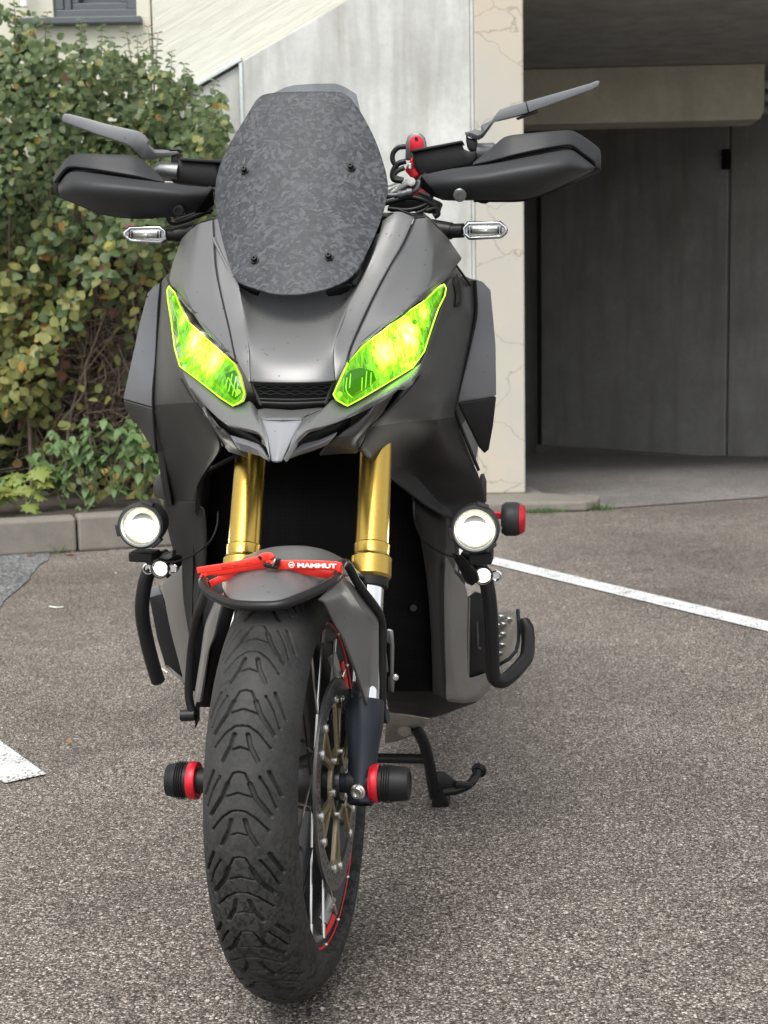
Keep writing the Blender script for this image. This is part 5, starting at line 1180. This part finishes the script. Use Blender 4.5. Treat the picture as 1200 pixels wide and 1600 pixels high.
lathe('hand_grip', W(130, 290, .50), (W(300, 294, .49)-W(130, 290, .50)), [(0, 0), (0, .017), (.006, .018), (.13, .017), (.135, 0)], M['black'], bk, 20)
lathe('hand_grip', W(905, 250, .50), (W(700, 285, .49)-W(905, 250, .50)), [(0, 0), (0, .017), (.006, .018), (.13, .017), (.135, 0)], M['black'], bk, 20)
# brake reservoirs / mirror boxes
outline('lever_housing', [(277, 246, .44), (340, 251, .44), (345, 292, .44), (270, 286, .44), (262, 275, .44), (274, 262, .44)], M['black'], bk, .03, .004)
outline('housing_cap', [(280, 246, .432), (346, 250, .432), (346, 255, .432), (280, 251, .432)], M['tube'], bk, .04, .001)
outline('lever_housing', [(643, 235, .44), (720, 222, .44), (723, 232, .44), (732, 236, .44), (745, 236, .44), (744, 250, .44), (737, 258, .44), (660, 275, .44), (648, 262, .44)], M['black'], bk, .03, .004)
outline('housing_cap', [(642, 234, .432), (722, 219, .432), (723, 223, .432), (643, 238.5, .432)], M['tube'], bk, .04, .001)
lathe('switch_boss', W(262, 268, .45), SD*.9-UP*.1, [(-.02, 0), (-.02, .012), (-.012, .016), (.02, .016), (.02, 0)], M['steel'], bk, 20)
lathe('switch_boss', W(750, 237, .46), SD, [(-.01, 0), (-.01, .014), (.022, .014), (.026, .010), (.026, 0)], M['blade'], bk, 20)
# wing mirrors
mL = outline('wing_mirror', [(97.5, 179, .43), (101, 177.3, .43), (107, 177.5, .43), (135, 184.5, .428), (167, 193.5, .425), (200, 201, .42), (217, 205, .42), (224, 211, .42), (229, 217, .42), (231, 219.5, .42), (230, 226, .42), (236, 233, .425), (242, 238, .43), (255, 237.5, .435), (278, 236, .44), (278, 241, .44), (262, 245.5, .44), (240, 249.5, .435), (228, 250, .43), (221, 247, .428), (212, 238, .425), (205, 230, .42), (199, 226, .42), (180, 219.5, .42), (150, 209.5, .424), (120, 198.5, .428), (97, 190, .43), (96.5, 184, .43)], M['blade'], bk, .014, .0022)
outline('mirror_stem', [(267, 236, .445), (279, 236, .445), (279, 261, .445), (266, 260, .445)], M['tube'], mL, .02, .003)
outline('mirror_stem', [(264, 232.5, .44), (279, 232.5, .44), (279, 236, .44), (264, 236, .44)], M['tube'], mL, .03, .001)
mR = outline('wing_mirror', [(937, 127, .43), (933, 126, .43), (923, 130, .43), (880, 142.5, .426), (850, 151, .424), (823, 158.5, .42), (802, 164, .42), (781, 171, .42), (776, 177, .42), (768, 190, .42), (758, 204, .42), (752, 210, .425), (746, 211.5, .43), (736, 207, .435), (727, 207, .44), (727, 211, .44), (739, 217, .44), (748, 219, .435), (755, 215, .43), (764, 203, .425), (773, 190, .42), (780, 187.5, .42), (807, 181, .42), (824, 176, .42), (845, 168.5, .424), (880, 156, .426), (926, 139, .43), (935, 134, .43)], M['blade'], bk, .014, .0022)
outline('mirror_joint', [(806, 184, .425), (824, 177, .425), (840, 171.5, .425), (841, 175, .425), (824, 181, .425), (808, 186.5, .425)], M['tube'], mR, .012, .001)
outline('mirror_gap', [(821, 159, .4185), (822.4, 158.6, .4185), (826.4, 174.5, .4185), (825, 175, .4185)], M['black'], mR, .002, 0)
outline('mirror_stem', [(728, 208, .445), (732, 216, .445), (745, 216, .445), (745, 238, .445), (731, 234, .445), (728, 222, .445)], M['tube'], mR, .02, .003)
outline('mirror_stem', [(726, 206.5, .44), (741, 204.5, .44), (741, 207, .44), (727, 210, .44)], M['tube'], mR, .03, .001)

# ---------------------------------------------------------------- indicators
def indicator(pts, stem, v, core):
    cx = sum(p[0] for p in pts)/len(pts); cy = sum(p[1] for p in pts)/len(pts)
    b_ = outline('indicator', [(x, y, v) for x, y in pts], M['tube'], bk, .022, .003)
    fr_ = []
    V = [W(x, y, v-.001) for x, y in pts]+[W(cx+(x-cx)*.93, cy+(y-cy)*.80, v-.004) for x, y in pts]; n_ = len(pts)
    panel('indicator_bezel', V, [(i, (i+1) % n_, n_+(i+1) % n_, n_+i) for i in range(n_)], M['chrome'], b_, .002, 0, bev=0)
    outline('indicator_reflector', [(cx+(x-cx)*.92, cy+(y-cy)*.78, v-.001) for x, y in pts], M['reflsilver'], b_, .001, 0)
    for k in (-.72, -.6, .6, .72):
        w_ = (max(p[0] for p in pts)-min(p[0] for p in pts))/2; x = cx+k*w_
        outline('reflector_rib', [(x-1, cy-5.5, v-.004), (x+1, cy-5.5, v-.004), (x+1, cy+5.5, v-.004), (x-1, cy+5.5, v-.004)], M['tube'], b_, .002, 0)
    outline('reflector_band', [(cx-20, cy-2, v-.003), (cx+22, cy-2, v-.003), (cx+22, cy+6, v-.003), (cx-20, cy+6, v-.003)], M['alloy'], b_, .001, 0)
    lathe('bulb', W(cx+2, cy+1, v-.004), -BK, [(0, .0035), (.002, .0025), (.0024, 0)], M['chrome'], b_, 12)
    outline('indicator_lens', [(cx+(x-cx)*.94, cy+(y-cy)*.85, v-.008) for x, y in pts], M['clear'], b_, .0012, 0)
    bm = bmesh.new()
    for (P, r) in stem: add_tube(bm, P, r, 16, 1)
    bmesh.ops.recalc_face_normals(bm, faces=bm.faces); bmobj('indicator_stem', bm, M['tube'], b_, sharp=40)
M['reflsilver'] = plain('indicator_reflector', (.72, .72, .73), .35, .3, .25, 260, .3)
indicator([(192, 363), (201, 353.5), (250, 352), (259, 360), (260, 374), (252, 381), (203, 377.5), (193, 369)], [([W(258, 367, .385), W(274, 367, .39)], .0105), ([W(272, 367, .39), W(305, 362, .40)], [.0125, .0165])], .37, 0)
indicator([(722, 356), (730, 346), (782, 345), (792, 354), (793, 362), (783, 371.5), (732, 374.5), (723, 366)], [([W(724, 360, .385), W(704, 361, .39)], .0115), ([W(706, 361, .39), W(672, 358, .40)], [.0135, .0165])], .37, 0)

# ---------------------------------------------------------------- phone mount, hoses
pm = outline('phone_mount', [(633, 250, .47), (634, 222, .47), (637, 213, .47), (643, 208, .47), (650, 206, .47), (657, 208, .47), (663, 214, .47), (665.5, 223, .47), (666, 250, .47)], M['steel'], bk, .012, .004)
outline('mount_face', [(640, 236, .464), (640, 220, .464), (643, 214, .464), (650, 211, .464), (657, 213, .464), (661, 220, .464), (661.5, 236, .464)], M['red'], pm, .006, .001)
lathe('mount_hole', W(650.5, 217, .463), -BK, [(0, .0032), (.0006, .0032), (.0006, 0)], M['black'], pm, 12)
outline('mount_arm', [(641, 250, .455), (644, 244, .455), (647, 255, .455), (648, 262, .455), (655, 268, .455), (658, 272, .455), (650, 278, .455), (644, 280, .455), (632, 266, .455), (636, 258, .455)], M['red'], pm, .02, .003)
lathe('mount_screw', W(640.5, 260, .452), -BK, [(0, .005), (.002, .005), (.003, .0035), (.0015, .002), (.0015, 0)], M['bolt'], pm, 12)
outline('mount_clamp', [(642, 295, .48), (666, 292, .48), (668, 312, .48), (640, 316, .48)], M['red'], pm, .03, .003)
for P, r, m_, nm_ in ((((634, 229), (622, 231), (614, 240), (614, 252), (621, 260)), .0042, 'tube', 'cable'), (((634, 252), (622, 256), (614, 268), (615, 280), (628, 283)), .0046, 'tube', 'cable'), (((632, 262), (620, 268), (616, 276), (630, 281)), .004, 'matte', 'cable'), (((606, 305), (620, 305), (636, 301), (650, 296), (655, 287), (652, 282)), .0042, 'blade', 'brake_hose'), (((600, 318), (620, 313), (640, 308), (660, 312), (680, 322)), .0045, 'tube', 'cable'), (((606, 326), (640, 328), (668, 318), (676, 300)), .004, 'tube', 'cable'), (((668, 330), (680, 326), (684, 334), (678, 339)), .005, 'tube', 'cable'), (((330, 330), (310, 333), (290, 340), (275, 346)), .0045, 'tube', 'cable'), (((262, 338), (268, 348), (284, 346), (310, 336), (332, 326)), .0048, 'tube', 'cable'), (((655, 300), (672, 310), (668, 325), (650, 334)), .0035, 'matte', 'cable')):
    tube(nm_, [W(x, y, .44) for x, y in P], r, M[m_], bk, 10, 6)
prism('master_cylinder', [W(609, 303, .46), (W(611, 298, .46)), W(636, 277, .46), W(642, 279, .46), W(640, 287, .46), W(620, 300, .46)], BK*.03, M['lead'], bk, .003)
lathe('banjo_bolt', W(643, 284, .435), -BK, [(-.01, .007), (.004, .007), (.004, .005), (.008, .005), (.008, 0)], M['bolt'], bk, 8)
lathe('hose_ferrule', W(633, 302, .435), (W(646, 298, .435)-W(620, 305, .435)), [(-.012, 0), (-.012, .006), (-.006, .0065), (-.005, .0055), (.003, .0055), (.004, .0065), (.012, .006), (.012, 0)], M['blade'], bk, 12)
outline('bar_clamp', [(608, 312, .47), (660, 303, .47), (690, 316, .47), (684, 334, .47), (640, 328, .47), (606, 330, .47)], M['black'], bk, .03, .003)

# ================================================================== RED STRAP (rests on the guard)
st = empty('rubber_strap', W(440, 890, -.06)); tag(st, 'bright red rubber strap with a black buckle stretched over the front fender guard', 'strap')
def band(name, mid, w0, w1, par=st, mat=None, th=.0032):
    C = catmull([W(*p) for p in mid], 6); n_ = len(C); V = []
    for i, c in enumerate(C):
        t = (C[min(i+1, n_-1)]-C[max(i-1, 0)]).normalized(); u_ = (UP-t*UP.dot(t)).normalized(); w_ = w0+(w1-w0)*i/(n_-1)
        for s in (-1, -.8, .8, 1): V.append(c+u_*(s*w_/2)+(BK*.0008 if abs(s) == 1 else BK*0))
    return panel(name, V, [(4*i+j, 4*i+j+1, 4*i+j+5, 4*i+j+4) for i in range(n_-1) for j in range(3)], mat or M['strap'], par, th, 0, bev=.0008)
band('strap_band', [(430, 883, -.098), (450, 882.5, -.098), (475, 882.5, -.096), (505, 883.5, -.096), (526, 885, -.100), (533, 888, -.098), (535.5, 894, -.085), (533, 900, -.06)], .0125, .0125)
band('strap_band', [(533, 902, -.055), (520, 899, -.075), (495, 896, -.086), (465, 890, -.09), (435, 885, -.09), (420, 884, -.09), (400, 888, -.089), (370, 896, -.088), (345, 905, -.09), (328, 913, -.095)], .010, .010)
band('strap_band', [(318, 908, -.085), (318, 899, -.085), (324, 893, -.09), (345, 892, -.092), (380, 886.5, -.094), (415, 882, -.095)], .0115, .0115)
band('strap_tail', [(308, 891.5, -.112), (325, 889, -.111), (350, 885.5, -.109), (380, 880, -.106), (402, 875, -.104), (412, 870.5, -.103), (420, 869.5, -.103), (424, 873, -.104), (424, 879, -.103)], .0085, .0125)
for (px, py) in ((388, 879), (368, 882.8), (350, 886)): outline('strap_slot', [(px-3.5, py, -.1125), (px+3.5, py-1.4, -.1125), (px+3.5, py+.6, -.1125), (px-3.5, py+2, -.1125)], M['strapdark'] if 'strapdark' in M else M['strap'], st, .0006, 0)
bkl = outline('buckle', [(411, 881, -.108), (413, 879, -.108), (433, 884.5, -.108), (434, 889, -.108), (431, 890, -.108), (412, 886, -.108)], M['black'], st, .006, .001)
outline('buckle_bar', [(431, 873, -.107), (438, 874, -.107), (435, 886, -.107), (428, 884, -.107)], M['black'], bkl, .006, .001)
outline('buckle_bar', [(424, 884, -.110), (429, 873, -.110), (431, 873.5, -.110), (426.5, 885, -.110)], M['bolt'], bkl, .002, 0)
outline('buckle_bar', [(402, 870, -.106), (405, 868, -.106), (409, 872, -.106), (407, 876, -.106)], M['black'], bkl, .004, .001)
def lettering(body, p0, p1, size, mat, parent, off=.0036):
    cu = bpy.data.curves.new('lettering', 'FONT'); cu.body = body; cu.size = size; cu.extrude = .0002; cu.align_x = 'LEFT'; cu.align_y = 'CENTER'; cu.space_character = 1.0; cu.offset = .0004
    to = bpy.data.objects.new('tmp', cu); COL.objects.link(to); bpy.context.view_layer.update()
    me = bpy.data.meshes.new_from_object(to); bpy.data.objects.remove(to)
    xs = [v.co.x for v in me.vertices]; wdt = max(xs)-min(xs); x_ = (p1-p0); k = x_.length/wdt
    x_ = x_.normalized(); n_ = -BK; y_ = n_.cross(x_).normalized(); n_ = x_.cross(y_)
    me.transform(Matrix.Translation(p0+n_*off) @ Matrix((x_*k, y_*1.0, n_)).transposed().to_4x4())
    o = link('lettering', me, mat, parent, False); return o
lettering('MAMMUT', W(465, 883, -.0985), W(526, 884.4, -.1005), .0078, M['white'], st, .0022)
bm = bmesh.new(); lc = W(455.5, 882.6, -.1005)
add_lathe(bm, lc, -BK, [(0, .0042), (.0006, .0042), (.0006, .0031), (0, .0031), (0, .0042)], 20)
bmobj('emblem', bm, M['white'], st); box('emblem_bar', lc-BK*.0004, SD*.0024, BK*.0003, UP*.0008, M['white'], st, 0)

# ------------------------------------------------------------------ loose grit on the asphalt
bm = bmesh.new()
for i in range(150):
    px, py = rng.uniform(-40, 1240), 870+730*rng.random()**1.3
    c = G(px, py); r = rng.uniform(.0022, .0048); d = Vector((rng.normal(), rng.normal(), 0)).normalized()
    mt = Matrix.Translation(c+UP*r*.35) @ Matrix((d*r*1.25, d.cross(UP)*r*.9, UP*r*.6)).transposed().to_4x4()
    bmesh.ops.create_icosphere(bm, subdivisions=1, radius=1, matrix=mt)
tag(bmobj('loose_grit', bm, M['grit'], None), kind='stuff')
